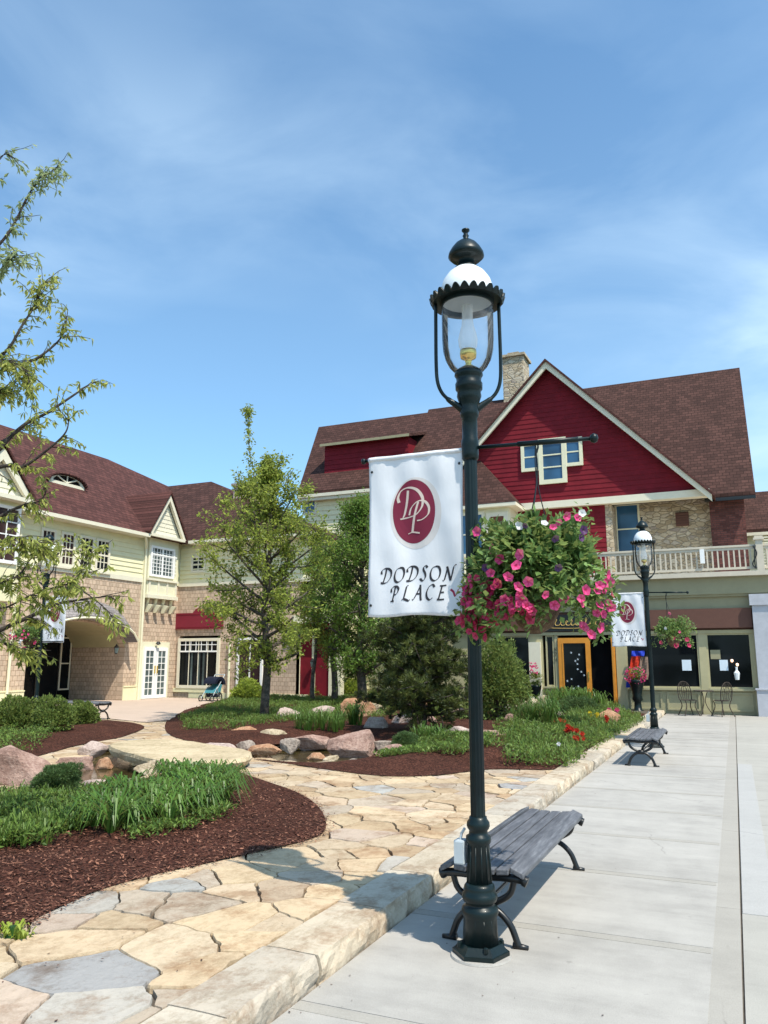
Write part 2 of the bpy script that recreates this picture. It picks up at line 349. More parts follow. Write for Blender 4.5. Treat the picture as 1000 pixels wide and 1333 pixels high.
def leaf(mb,p,d,up,L,W,r=None,fold=.0):
    d=d.normalized(); s=d.cross(up)
    if s.length<1e-4: s=d.cross(Vector((1,0,0)))
    s.normalize(); n=s.cross(d)
    p=Vector(p); m=p+d*L*.45+n*fold*L; e=p+d*L
    mb.face([p,m+s*W*.5,e,m-s*W*.5],r)
def facebox(o2w,bm,s0,s1,z0,z1,d0,d1):
    vs=[bm.verts.new(o2w(s,z,d)) for s in (s0,s1) for z in (z0,z1) for d in (d0,d1)]
    for f in ((0,1,3,2),(4,6,7,5),(0,4,5,1),(2,3,7,6),(0,2,6,4),(1,5,7,3)): bm.faces.new([vs[i] for i in f])
def front(Y): return lambda s,z,d: (s,Y-d,z)
def side(X): return lambda s,z,d: (X+d,s,z)
def laps(o2w,bm,ext,z0,z1,h=.2,d=.03):
    """lap boards: ext(z)->list of (s0,s1)"""
    z=z0
    while z<z1-1e-4:
        zt=min(z+h,z1)
        for (a,b),(c,e) in zip(ext(z),ext(zt)):
            v=[bm.verts.new(o2w(*q)) for q in ((a,z,d),(b,z,d),(e,zt,.004),(c,zt,.004))]; bm.faces.new(v)
            w=[bm.verts.new(o2w(*q)) for q in ((a,z,0),(b,z,0))]; bm.faces.new([w[0],w[1],v[1],v[0]])
        z=zt
def window(parent,o2w,s0,s1,z0,z1,cols=1,rows=1,frame=.09,dep=.07,mun=.03,fm='creamwhite',gm='glass',name='window',sash=None,label=None):
    bm=bmesh.new(); fb=lambda *a: facebox(o2w,bm,*a)
    fb(s0,s0+frame,z0,z1,0,dep); fb(s1-frame,s1,z0,z1,0,dep); fb(s0+frame,s1-frame,z1-frame,z1,0,dep); fb(s0+frame,s1-frame,z0,z0+frame,0,dep)
    a,b,c,d=s0+frame,s1-frame,z0+frame,z1-frame
    for i in range(1,cols): 
        m=a+(b-a)*i/cols; fb(m-mun/2,m+mun/2,c,d,.0342,max(.05,dep*.75))
    for j in range(1,rows):
        m=c+(d-c)*j/rows; k=mun*(2 if sash and j==sash else 1); fb(a,b,m-k/2,m+k/2,.0342,max(.048,dep*.7))
    w=obj(name,bm,fm,parent); 
    if label: w['label']=label
    bm=bmesh.new(); facebox(o2w,bm,a,b,c,d,.030,.034); obj('pane',bm,gm,w)
    return w
def pip(x,y,poly):
    c=False; n=len(poly); j=n-1
    for i in range(n):
        xi,yi=poly[i]; xj,yj=poly[j]
        if (yi>y)!=(yj>y) and x<(xj-xi)*(y-yi)/(yj-yi)+xi: c=not c
        j=i
    return c
def edist(x,y,poly):
    b=1e9; n=len(poly)
    for i in range(n):
        x0,y0=poly[i]; x1,y1=poly[(i+1)%n]; dx,dy=x1-x0,y1-y0; t=max(0,min(1,((x-x0)*dx+(y-y0)*dy)/(dx*dx+dy*dy+1e-9)))
        b=min(b,math.hypot(x-x0-dx*t,y-y0-dy*t))
    return b
def smooth_poly(poly,n=5):
    q=[Vector((a,b,0)) for a,b in poly]; m=len(q); out=[]
    for i in range(m):
        p0,p1,p2,p3=q[i-1],q[i],q[(i+1)%m],q[(i+2)%m]
        for k in range(n):
            t=k/n; v=.5*((2*p1)+(p2-p0)*t+(2*p0-5*p1+4*p2-p3)*t*t+(3*p1-p0-3*p2+p3)*t**3); out.append((v.x,v.y))
    return out
# ================================================================ GROUND
ZG=.12                                   # level of the flagstones and the garden
bm=bmesh.new(); vs=[bm.verts.new(v) for v in ((-700,-300,-.45),(700,-300,-.45),(700,1100,-.45),(-700,1100,-.45))]; bm.faces.new(vs); struct('ground',bm,'grass')
KX=-2.04; KW=.33
def slabs(bm,x0,x1,ys,z,gap=.006,t=.12):
    for a,b in zip(ys[:-1],ys[1:]): bx(bm,x0+gap/2,x1-gap/2,a+gap/2,b-gap/2,z-t,z)
# sidewalk: dirt in the joints, panels, scored border bands
bm=bmesh.new(); bx(bm,KX,60,-6,26.3,-.30,-.012); struct('sidewalk_bed',bm,'joint')
ys=[-6,-4.3,-2.7,-1.1,.45,2.0,3.62,5.16,6.62,8.0,9.4,10.75,12.2,13.6,15.0,16.5,18.0,19.5,21.0,22.6,24.3,26.2]
bm=bmesh.new(); slabs(bm,KX+.01,-.2275,ys,0); o=struct('sidewalk',bm,'conc')
bm=bmesh.new(); slabs(bm,-.232,-.083,[-6,-3,0,3,6,9,12,15,18,21,24,26.2],-.001,.003); struct('sidewalk_border',bm,'concd')
bm=bmesh.new()
for y in ys[1:-1]: bx(bm,KX+.02,-.24,y-.10,y-.012,-.002,.0022)
struct('sidewalk_scored_band',bm,'concd')
bm=bmesh.new(); slabs(bm,-.078,6,[-6,-1,1.6,3.98,6.1,9,12.2,15.4,18.6,22,26.2],0,.01); slabs(bm,6,20,[-6,1,8,15,22,26.2],0,.01); slabs(bm,20,60,[-6,5,16,26.2],0,.01); struct('street_pavement',bm,'conc2')
bm=bmesh.new(); bx(bm,-.07,.13,5.9,14,.0,.004); struct('paving_strip',bm,'concl')
# patch of new concrete round the lamp foot
# kerb: individual long stones with rough faces
def kerb_stone(y0,y1,bm,lay):
    nx,ny,nz=4,max(3,int((y1-y0)/.045)),3
    col=random.choice([(.50,.43,.33),(.48,.42,.34),(.54,.46,.35),(.46,.41,.34),(.52,.46,.37)]); _k=R(.88,1.0); col=tuple(c*_k for c in col)
    hx=R(-.012,.012)
    def P_(x,y,z,face):
        n=noise.noise((x*5,y*5,z*7+11))*.020*(1 if face else .3)+noise.noise((x*17,y*17,z*17))*.011*(1 if face else .3)
        return Vector((x+hx+n*(1.4 if face else .2),y,z+n*.8))
    prof=[(KX,-.05),(KX,.0),(KX+.004,.03),(KX+.002,.06),(KX-.004,.09),(KX-.010,.108),(KX-.022,.124),(KX-.12,.128),(KX-.23,.128),(KX-KW,.126),(KX-KW,.0)]
    g=[[None]*len(prof) for _ in range(ny+1)]
    for j in range(ny+1):
        y=y0+.006+(y1-y0-.012)*j/ny
        for i,(x,z) in enumerate(prof): g[j][i]=bm.verts.new(P_(x,y,z,i<6))
    for j in range(ny):
        for i in range(len(prof)-1):
            f=bm.faces.new((g[j][i],g[j][i+1],g[j+1][i+1],g[j+1][i])); 
            for l in f.loops: l[lay]=(*col,1)
    for j in (0,ny):
        f=bm.faces.new(g[j]); 
        for l in f.loops: l[lay]=(*col,1)
bm=bmesh.new(); lay=bm.loops.layers.float_color.new('tint'); y=-3.0
while y<25.5:
    L=R(.75,1.5); kerb_stone(y,y+L,bm,lay); y+=L
struct('kerb',bm,'kerb')
# ---------------------------------------------------------------- outlines of the beds and the pond (garden level)
def gp(*q): return [G(a,b,ZG) for a,b in q]
bed_near=gp((0,1217),(50,1196),(120,1164),(190,1143),(260,1127),(330,1111),(395,1096),(424,1080),(415,1052),(385,1032),(335,1014),(300,1004),(262,999),(235,1003),(170,1018),(110,1024),(60,1030),(0,1030),(-160,1040),(-420,1120),(-500,1300),(-260,1290))
bed_far=gp((322,987),(370,994),(430,1003),(500,1011),(570,1010),(640,1002),(735,1003),(758,992),(838,938),(842,930),(700,912),(560,905),(440,903),(330,904),(262,918),(225,932),(215,950),(240,964),(318,976))
KBX=KX-KW-.005
bed_far=[(min(x,KBX),y) for x,y in bed_far]
bed_left=gp((90,942),(150,939),(188,946),(165,958),(128,966),(96,972),(60,982),(0,995),(-150,1005),(-250,960),(-100,930))
pond_a=gp((60,1022),(100,1022),(165,1015),(225,1001),(240,992),(190,975),(140,972),(110,982),(85,992),(75,1005))
pond_b=gp((318,986),(330,974),(380,968),(430,966),(480,972),(488,984),(440,992),(390,993),(345,990))
def sheet(poly,step,zf,holes=(),jitter=.25):
    xs=[p[0] for p in poly]; ysx=[p[1] for p in poly]; pts=[Vector(p) for p in poly]; n=len(poly); edges=[(i,(i+1)%n) for i in range(n)]
    for h in holes:
        b=len(pts); pts+= [Vector(p) for p in h]; edges+=[(b+i,b+(i+1)%len(h)) for i in range(len(h))]
    y=min(ysx)
    while y<max(ysx):
        x=min(xs)
        while x<max(xs):
            a,b=x+R(-1,1)*step*jitter,y+R(-1,1)*step*jitter
            if pip(a,b,poly) and edist(a,b,poly)>step*.4 and not any(pip(a,b,h) or edist(a,b,h)<step*.4 for h in holes): pts.append(Vector((a,b)))
            x+=step
        y+=step
    r=delaunay_2d_cdt(pts,edges,[],0,1e-6); bm=bmesh.new(); V=[bm.verts.new((v.x,v.y,zf(v.x,v.y))) for v in r[0]]
    for f in r[2]:
        cx=sum(r[0][i].x for i in f)/len(f); cy=sum(r[0][i].y for i in f)/len(f)
        if pip(cx,cy,poly) and not any(pip(cx,cy,h) for h in holes): bm.faces.new([V[i] for i in f])
    return bm
def mound(poly,rise,rad,holes=()):
    def z(x,y):
        d=edist(x,y,poly)
        for h in holes: d=min(d,edist(x,y,h))
        t=min(1,d/rad); s=t*t*(3-2*t)
        return ZG+.012+rise*s+ (noise.noise((x*1.3,y*1.3,3))*.05+noise.noise((x*6,y*6,9))*.018)*t+noise.noise((x*14,y*14,1))*.006
    return z
bed_near=smooth_poly(bed_near,4); bed_far_s=[(min(x,KBX),y) for x,y in smooth_poly(bed_far,4)]; bed_left=smooth_poly(bed_left,4)
pond_a=smooth_poly(pond_a,4); pond_b=smooth_poly(pond_b,4)
big=[(-45,1.0),(KBX+.02,1.0),(KBX+.02,26.15),(-45,26.15)]
bm=sheet(big,2.5,lambda x,y:ZG-.03,holes=(pond_a,pond_b)); struct('stone_path_bed',bm,'joint')
struct('pond_water',sheet(smooth_poly(gp((20,1030),(240,1010),(480,1004),(500,960),(300,955),(100,965),(40,1000)),2),.5,lambda x,y:ZG-.09),'water')
zn=mound(bed_near,.07,1.1); zf_=mound(bed_far_s,.14,1.2,(pond_b,)); zl=mound(bed_left,.12,.8)
o=struct('mulch_bed',sheet(bed_near,.11,zn,(pond_a,)),'mulch')
o=struct('mulch_bed',sheet(bed_far_s,.22,zf_,(pond_b,)),'mulch'); o=struct('mulch_bed',sheet(bed_left,.25,zl),'mulch')
for o in bpy.data.objects:
    if o.name.startswith('mulch_bed'):
        for p in o.data.polygons: p.use_smooth=True
def bedz(x,y):
    for poly,z in ((bed_near,zn),(bed_far_s,zf_),(bed_left,zl)):
        if pip(x,y,poly): return z(x,y)
    return ZG
# ---------------------------------------------------------------- flagstones
def clip(poly,px,py,nx,ny):
    out=[]; n=len(poly)
    for i in range(n):
        a,b=poly[i],poly[(i+1)%n]; da=(a[0]-px)*nx+(a[1]-py)*ny; db=(b[0]-px)*nx+(b[1]-py)*ny
        if da<=0: out.append(a)
        if (da<0)!=(db<0) and da!=db:
            t=da/(da-db); out.append((a[0]+(b[0]-a[0])*t,a[1]+(b[1]-a[1])*t))
    return out
def warp(x,y):
    return (x+.06*noise.noise((x*2.6,y*2.6,5))+.022*noise.noise((x*11,y*11,2))+.007*noise.noise((x*31,y*31,2)), y+.06*noise.noise((x*2.6+40,y*2.6,5))+.007*noise.noise((x*31,y*31,12))+.022*noise.noise((x*11+9,y*11,2)))
random.seed(21)
GB=G(150,1285,.12); sx,sy=.43,.27; seeds={}; th=math.radians(-32)
ct,st=math.cos(th),math.sin(th)
for j in range(-80,110):
    for i in range(-90,60):
        a=(i+.5*(j%2)+R(-.42,.42))*sx; b=(j+R(-.42,.42))*sy
        x,y=a*ct-b*st-8,a*st+b*ct+8
        if -19<x<-2.1 and 1.6<y<19 and random.random()>.20: seeds[(i,j)]=(x,y)
bm=bmesh.new(); lay=bm.loops.layers.float_color.new('tint')
pal=[(.62,.475,.31),(.66,.51,.34),(.58,.43,.27),(.66,.53,.37),(.56,.41,.26),(.62,.49,.34),(.55,.455,.35),(.66,.51,.33)]
keys=list(seeds.items())
grid={}
for k,(x,y) in keys: grid.setdefault((int(x//1.2),int(y//1.2)),[]).append((x,y))
for k,(x,y) in keys:
    if y>12.5 and x<-14: pass
    d0=-x*math.sin(A)+y*math.cos(A)
    if d0<2.2: continue
    inb=(pip(x,y,bed_near) and edist(x,y,bed_near)>.5) or (pip(x,y,bed_far_s) and edist(x,y,bed_far_s)>.5) or (pip(x,y,bed_left) and edist(x,y,bed_left)>.5) or pip(x,y,pond_a) or pip(x,y,pond_b)
    if inb: continue
    cell=[(x-1.3,y-1.3),(x+1.3,y-1.3),(x+1.3,y+1.3),(x-1.3,y+1.3)]
    gx,gy=int(x//1.2),int(y//1.2)
    for ax in (-2,-1,0,1,2):
        for ay in (-2,-1,0,1,2):
            for (qx,qy) in grid.get((gx+ax,gy+ay),()):
                if (qx,qy)==(x,y): continue
                dx,dy=qx-x,qy-y; L=math.hypot(dx,dy); g=.003+.0042*((int(qx*97)+int(qy*53))%3)
                if L<2.6: cell=clip(cell,(x+qx)/2-dx/L*g,(y+qy)/2-dy/L*g,dx/L,dy/L)
                if len(cell)<3: break
    cell=clip(cell,KX-KW-.012,0,1,0)
    if len(cell)<3: continue
    pts=[]
    for a,b in zip(cell,cell[1:]+cell[:1]):
        m=max(1,int(math.hypot(b[0]-a[0],b[1]-a[1])/.04))
        for t in range(m): pts.append((a[0]+(b[0]-a[0])*t/m,a[1]+(b[1]-a[1])*t/m))
    pts=[warp(*p) for p in pts]
    # drop verts inside neighbours' gap is unnecessary: the warp is shared
    q=[]
    for p in pts:
        if not q or math.hypot(p[0]-q[-1][0],p[1]-q[-1][1])>.012: q.append(p)
    pts=[(min(a,KX-KW-.008),b) for a,b in q]
    if len(pts)<4: continue
    if x>-16 and y<15.5: 
        r=random.random()
        # the blue-grey stones lie mostly towards the near corner
        if r<.045 or (r<.8 and math.hypot(x-GB[0],y-GB[1])<.42): c=random.choice([(.43,.42,.41),(.47,.46,.43),(.52,.48,.42)])
        elif r<.17: c=random.choice([(.56,.43,.30),(.58,.46,.36)])
        else: c=random.choice(pal)
    else: c=random.choice([(.58,.46,.32),(.62,.50,.35)])
    _k=R(.68,.86); c=tuple(v*_k for v in c)
    z=ZG+R(-.004,.006); tx,ty=R(-.008,.008),R(-.008,.008)
    cx=sum(p[0] for p in pts)/len(pts); cy=sum(p[1] for p in pts)/len(pts)
    top=[bm.verts.new((cx+(a-cx)*.985,cy+(b-cy)*.985,z+tx*(a-cx)+ty*(b-cy))) for a,b in pts]; bot=[bm.verts.new((a,b,z-.012)) for a,b in pts]; low=[bm.verts.new((a,b,ZG-.04)) for a,b in pts]
    n=len(pts)
    try: fs=[bm.faces.new(top)]
    except ValueError: continue
    for i in range(n): fs.append(bm.faces.new((top[i],bot[i],bot[(i+1)%n],top[(i+1)%n]))); fs.append(bm.faces.new((bot[i],low[i],low[(i+1)%n],bot[(i+1)%n])))
    for f in fs:
        for l in f.loops: l[lay]=(*c,1)
fp=struct('flagstone_path',bm,'flag')
# plaza in front of the left building
pl=[(-45,17.8),G(60,952,ZG),G(140,936,ZG),G(190,941,ZG),G(240,936,ZG),G(262,921,ZG),G(330,909,ZG),(-9,24.0),(-9,26.15),(-45,26.15)]
def pz(x,y): return ZG+.014
bm=sheet(pl,2.0,pz); struct('plaza_paving',bm,'plaza')
# ---------------------------------------------------------------- mulch chips scattered on the near bed, and a few strays
mb=MeshB(); random.seed(5)
xs=[p[0] for p in bed_near]; yy=[p[1] for p in bed_near]; cnt=0
while cnt<26000:
    x,y=R(min(xs),max(xs)),R(min(yy),max(yy))
    h=-x*math.sin(A)+y*math.cos(A)
    if h<2.8 or h>9.5 or random.random()>min(1,(5.0/h)**2) or not pip(x,y,bed_near): continue
    if edist(x,y,bed_near)<-.02: continue
    d=rvec(); d.z*=.35; L=R(.012,.045); leaf(mb,(x,y,zn(x,y)+R(.0,.012)),d,Vector((R(-.5,.5),R(-.5,.5),1)),L,L*R(.25,.5),random.random()**1.6)
    cnt+=1
def edge_pt(poly):
    i=random.randrange(len(poly)); a,b=poly[i-1],poly[i]; t=random.random(); return a[0]+(b[0]-a[0])*t,a[1]+(b[1]-a[1])*t
for k in range(5200):
    a=edge_pt(bed_near if k%3 else bed_far_s); x,y=a[0]+random.gauss(0,.045),a[1]+random.gauss(0,.045)
    if x>KX-KW: continue
    d=rvec(); d.z*=.2; L=R(.008,.03); leaf(mb,(x,y,ZG+R(.010,.028)),d,Vector((0,0,1)),L*1.3,L*.5,random.random()**1.3)
for k in range(110):
    x,y=KX+.01+abs(random.gauss(0,.5)),R(2.5,14); d=rvec(); d.z*=.1; L=R(.006,.02); leaf(mb,(x,y,.005),d,Vector((0,0,1)),L,L*.5,random.random()*.4)
for k in range(160):
    x,y=R(-5,KX-.4),R(2.6,9)
    if pip(x,y,bed_near): continue
    d=rvec(); d.z*=.1; L=R(.008,.024); leaf(mb,(x,y,ZG+.010),d,Vector((0,0,1)),L,L*.5,random.random()*.5)
mulch_scatter=tag(build('mulch_chips',mb,'chip'),'loose dark shredded bark chips over the near garden bed','mulch chips',kind='stuff')
# ================================================================ LAMP POSTS
LY=4.52; LX=-1.40
def prof_px(pairs,cx0=627.,cy0=1245.,cx1=607.,cy1=300.):
    out=[]
    for y,r in pairs:
        cx=cx0+(cx1-cx0)*(cy0-y)/(cy0-cy1)
        z=PY(cx,y,LY)[1]; x0=PD(cx-r,y,1).x
        a=ray(cx,y); h=-a[0]*math.sin(A)+a[1]*math.cos(A); t=LY/a[1]   # depth along the optical axis
        out.append((z,r*t))           # r px * depth/f ; ray is per-f so t*r metres
    return out
def make_lamp():
    root=thing('street_lamp','','street lamp',(LX,LY,0))
    c=(LX,LY)
    # foot: hexagonal plate on a pale grout ring
    bm=bmesh.new(); lathe(bm,[(.001,.17),(.012,.165),(.014,.0)],c,28,False); obj('grout_ring',bm,'conc',root)
    bm=bmesh.new()
    for z0,z1,r0,r1 in ((.012,.034,.158,.158),(.034,.07,.15,.118)):
        a=[bm.verts.new((LX+r0*math.cos(math.radians(60*k+12)),LY+r0*math.sin(math.radians(60*k+12)),z0)) for k in range(6)]; b=[bm.verts.new((LX+r1*math.cos(math.radians(60*k+12)),LY+r1*math.sin(math.radians(60*k+12)),z1)) for k in range(6)]
        for k in range(6): bm.faces.new((a[k],a[(k+1)%6],b[(k+1)%6],b[k]))
        bm.faces.new(a[::-1]); bm.faces.new(b)
    obj('foot_plate',bm,'iron',root)
    bm=bmesh.new()
    for k in range(4):
        an=math.radians(90*k+30); bm=bmesh.new(); lathe(bm,[(.05,.014),(.075,.014),(.08,.008)],(LX+.118*math.cos(an),LY+.118*math.sin(an)),6); obj('anchor_nut',bm,'iron',root)
    bm=bmesh.new(); lathe(bm,[(.06,.100),(.20,.092),(.215,.100),(.235,.104),(.255,.098),(.262,.082),(.275,.078),(.285,.092),(.305,.100),(.325,.096),(.335,.086),(.35,.088),(.365,.084),(.38,.072)],c,28)
    lathe(bm,[(.375,.070),(.58,.060),(.59,.068),(.605,.072),(.625,.070),(.635,.054),(.655,.052),(.665,.060),(.68,.066),(.70,.064),(.715,.052),(.73,.049)],c,28)
    for k in range(12):                  # raised flutes on the two drums of the base
        an=2*math.pi*k/12; tube(bm,[(LX+.092*math.cos(an),LY+.092*math.sin(an),.07),(LX+.086*math.cos(an),LY+.086*math.sin(an),.2)],.0065,6); tube(bm,[(LX+.069*math.cos(an),LY+.069*math.sin(an),.38),(LX+.059*math.cos(an),LY+.059*math.sin(an),.575)],.0045,6)
    obj('base',bm,'iron',root,True)
    # shaft: fluted, tapering
    bm=bmesh.new(); S=48; rings=[]
    for z,r in [(.72,.0405),(1.5,.0395),(2.3,.0385),(2.8,.0380)]+[(2.86,.0375)]:
        rings.append([bm.verts.new((LX+(r+(.0018 if k%4<2 else -.0018))*math.cos(2*math.pi*k/S),LY+(r+(.0018 if k%4<2 else -.0018))*math.sin(2*math.pi*k/S),z)) for k in range(S)])
    for a,b in zip(rings,rings[1:]):
        for k in range(S): bm.faces.new((a[k],a[(k+1)%S],b[(k+1)%S],b[k]))
    obj('shaft',bm,'iron',root,True)
    neck=prof_px([(600,8.6),(597,10.6),(590,11),(584,10.8),(580,11.4),(574,11.2),(570,9.9),(545,9.9),(542,11.8),(536,12.2),(532,11.5),(528,11.8),(522,14),(516,16),(510,15),(507,17.5),(500,17.8),(497,16),(492,16.5),(489,18.5),(485,18),(481,14),(478,9)])
    bm=bmesh.new(); lathe(bm,neck,c,32); obj('collar',bm,'iron',root,True)
    # glass, burner and chimney
    g=prof_px([(488,13),(484,18),(477,24.5),(468,29.5),(457,32.5),(442,33.5),(420,33.5),(396,33.5)]); bm=bmesh.new(); lathe(bm,g,c,40,False); obj('glass_globe',bm,'lampglass',root,True)
    g=prof_px([(480,4),(476,6),(474,3.5),(468,5),(466,10),(460,11),(456,10.5),(455,8)]); bm=bmesh.new(); lathe(bm,g,c,20); br=obj('burner',bm,'brass',root,True)
    g=prof_px([(456,9.5),(450,12),(442,12.8),(434,11),(424,8),(412,7),(398,7.2)]); bm=bmesh.new(); lathe(bm,g,c,24,False); obj('glass_chimney',bm,'milky',root,True)
    # white dome, black crown with scallops
    g=prof_px([(398,34),(385,35.5),(376,34),(366,30.5),(357,24),(350,15)]); bm=bmesh.new(); lathe(bm,g,c,48,False); obj('white_dome',bm,'white_enamel',root,True)
    g=prof_px([(351,17),(349,15),(346,11.5),(341,10),(338,11),(337.5,19.5),(334,23.3),(330,22.5),(324,19),(318,14),(314,8.5),(312,5),(309.5,3),(307,4.2),(304.5,2.6),(302.5,3.2),(300.5,5.2),(299,5.2),(298,2)]); bm=bmesh.new(); lathe(bm,g,c,40); obj('cap_finial',bm,'iron',root,True)
    zc,rc=prof_px([(396,33.5)])[0]; zt,_=prof_px([(389,34)])[0]; ro=prof_px([(392,48)])[0][1]
    bm=bmesh.new(); S=26*8; rg=[[],[],[],[]]
    for k in range(S):
        an=2*math.pi*k/S; sc=abs(math.sin(13*an)); ca,sa=math.cos(an),math.sin(an)
        for q,(r,z) in enumerate(((rc*.98,zc-.018),(rc+.002,zc+.014),(ro*.93,zc+.004),(ro*(.965+.045*sc),zc+.012+.034*sc))): rg[q].append(bm.verts.new((LX+r*ca,LY+r*sa,z)))
    for q in range(3):
        for k in range(S): bm.faces.new((rg[q][k],rg[q][(k+1)%S],rg[q+1][(k+1)%S],rg[q+1][k]))
    o=obj('scalloped_crown',bm,'iron',root); md=o.modifiers.new('t','SOLIDIFY'); md.thickness=.012; md.offset=0
    # yoke: two arms from the collar up to the crown
    for s in (-1,1):
        ys=prof_px([(533,9),(527,17),(520,27),(510,36),(495,41),(470,42),(430,41.5),(396,41)]); d=Vector((math.cos(A),math.sin(A)))*s
        pts=[(LX+d.x*r,LY+d.y*r,z) for z,r in ys]; bm=bmesh.new(); tube(bm,catmull(pts,4),[.016+.010*max(0,1-i/9) if i<9 else .0115 for i in range(len(catmull(pts,4)))],8); obj('yoke_arm',bm,'iron',root,True)
    return root
def arm_px(x0,y0,x1,y1): 
    a=PY(x0,y0,LY); b=PY(x1,y1,LY); return (a[0],LY,a[1]),(b[0],LY,b[1])
lamp=make_lamp()
tag(lamp,'tall dark green cast iron lamp post with glass lantern, nearest the camera beside the bench','street lamp','lantern posts of the plaza')
# arms: the basket arm to the right, the two banner rods to the left
bm=bmesh.new(); e0=(LX+.03,LY,2.895); e1=(LX+.74,LY,2.872); tube(bm,[e0,e1],.0115,10); tube(bm,[(LX+.30,LY,2.887),(LX+.66,LY,2.875)],.016,10); lathe(bm,[(2.842,.001),(2.852,.02),(2.872,.026),(2.892,.02),(2.902,.001)],(LX+.75,LY),14); arm=obj('basket_arm',bm,'iron',lamp,True)
bm=bmesh.new(); tube(bm,[(LX-.03,LY,2.885),(LX-.72,LY,2.885)],.010,10); lathe(bm,[(2.865,.001),(2.87,.013),(2.885,.017),(2.90,.013),(2.905,.001)],(LX-.73,LY),12); obj('banner_rod',bm,'iron',lamp,True)
bm=bmesh.new(); tube(bm,[(LX-.03,LY+.022,1.895),(LX-.68,LY+.022,1.895)],.010,10); obj('banner_rod',bm,'iron',lamp,True)
# electrical outlet box strapped to the left of the base
a=G(603,1240,0); bm=bmesh.new(); bx(bm,LX-.135,LX-.072,LY-.045,LY+.035,.47,.60); ob=obj('outlet_box',bm,'ltmetal',lamp); bvl=ob.modifiers.new('b','BEVEL'); bvl.width=.008; bvl.segments=2
bm=bmesh.new(); bx(bm,LX-.13,LX-.078,LY-.052,LY-.0451,.48,.592); tube(bm,[(LX-.104,LY-.01,.595),(LX-.10,LY,.63),(LX-.08,LY,.66)],.008,6); obj('box_cover',bm,'ltmetal',ob)
# ---------------------------------------------------------------- banner
BX0,BX1,BZ0,BZ1=LX-.69,LX-.045,1.87,2.902
def rip(s,t):   # s 0..1 across, t 0..1 up
    return .012*math.sin(s*7+t*2.5)*(1-t)+.008*math.sin(s*19+1.3*t*5)*(.35+.65*abs(t-.5))+.012*math.sin(t*6+s*3)*(.3+(1-t))*s*0.8+.006*noise.noise((s*4,t*6,2))
def bp(s,t,off=0.0):
    inset=.010*math.sin(t*math.pi)*(1 if s>.5 else -1)
    return (BX0+(BX1-BX0)*s-inset*abs(2*s-1)*.9, LY-.006-rip(s,t)-off, BZ0+(BZ1-BZ0)*t-.006*math.sin(s*9)*(1-t))
def ribbon(bm,pts,w,off,nib=math.radians(40),mn=.22,conv=None,k0=0):
    """broad-nib stroke through pts (unit square coords already mapped to s,t)"""
    asp=(BX1-BX0)/(BZ1-BZ0)
    L=[];n=len(pts)
    for i in range(n):
        a,b=pts[max(i-1,0)],pts[min(i+1,n-1)]; dx,dy=(b[0]-a[0])*asp,b[1]-a[1]; l=math.hypot(dx,dy) or 1; px,py=-dy/l,dx/l
        q=max(mn,abs(px*math.cos(nib)+py*math.sin(nib)))*w/2
        L.append(((pts[i][0]+px*q/asp,pts[i][1]+py*q),(pts[i][0]-px*q/asp,pts[i][1]-py*q)))
    V=[(bm.verts.new(bp(*a,off)),bm.verts.new(bp(*b,off))) for a,b in L]
    for u,v in zip(V,V[1:]): bm.faces.new((u[0],u[1],v[1],v[0]))
GL={ # calligraphic capitals: strokes of control points, x advance 1, y 0..1
'D':[[(.42,.95),(.36,.5),(.22,.03)],[(.02,.62),(.02,.85),(.25,1.0),(.62,.98),(.88,.78),(.88,.42),(.62,.10),(.3,.0),(.02,.03)]],
'O':[[(.55,.98),(.22,.85),(.08,.45),(.2,.1),(.5,.0),(.82,.2),(.92,.6),(.78,.92),(.5,.98)]],
'S':[[(.88,.88),(.68,1.0),(.42,.92),(.4,.72),(.62,.48),(.66,.22),(.42,.0),(.15,.04),(.04,.16)]],
'N':[[(.02,.0),(.14,.06),(.26,.5),(.36,.95)],[(.30,.97),(.45,.6),(.66,.02)],[(.66,.02),(.78,.5),(.90,.95),(1.12,1.06)]],
'P':[[(.46,.95),(.38,.5),(.26,.0)],[(.08,.0),(.26,.02),(.42,.0)],[(.08,.62),(.08,.86),(.3,1.0),(.62,.98),(.80,.78),(.66,.5),(.36,.42)]],
'L':[[(.62,1.0),(.46,.92),(.36,.5),(.26,.08)],[(.06,.02),(.26,.08),(.5,.02),(.78,-.06),(.9,.02)]],
'A':[[(-.04,-.02),(.1,.04),(.4,.55),(.62,1.0)],[(.60,1.0),(.66,.5),(.74,.02),(.86,.0)],[(.26,.38),(.72,.38)]],
'C':[[(.90,.84),(.72,1.0),(.38,.88),(.12,.48),(.18,.12),(.46,-.02),(.76,.12)]],
'E':[[(.46,.92),(.34,.5),(.2,.02)],[(.26,.94),(.55,.96),(.86,1.0)],[(.3,.5),(.68,.52)],[(.06,.02),(.4,.02),(.74,.06)]]}
def text(word,s0,s1,t0,h,bm,w,off,wid):
    tot=sum(wid.get(c,.9) for c in word); x=s0; k=(s1-s0)/tot
    for ch in word:
        cw=wid.get(ch,.9)*k
        for si,st in enumerate(GL[ch]):
            q=catmull([(a,b,0) for a,b in st],7); pts=[(x+(p.x*.86+p.y*.10)*cw,t0+p.y*h) for p in q]
            ribbon(bm,pts,w,off+si*.0002)
        x+=cw
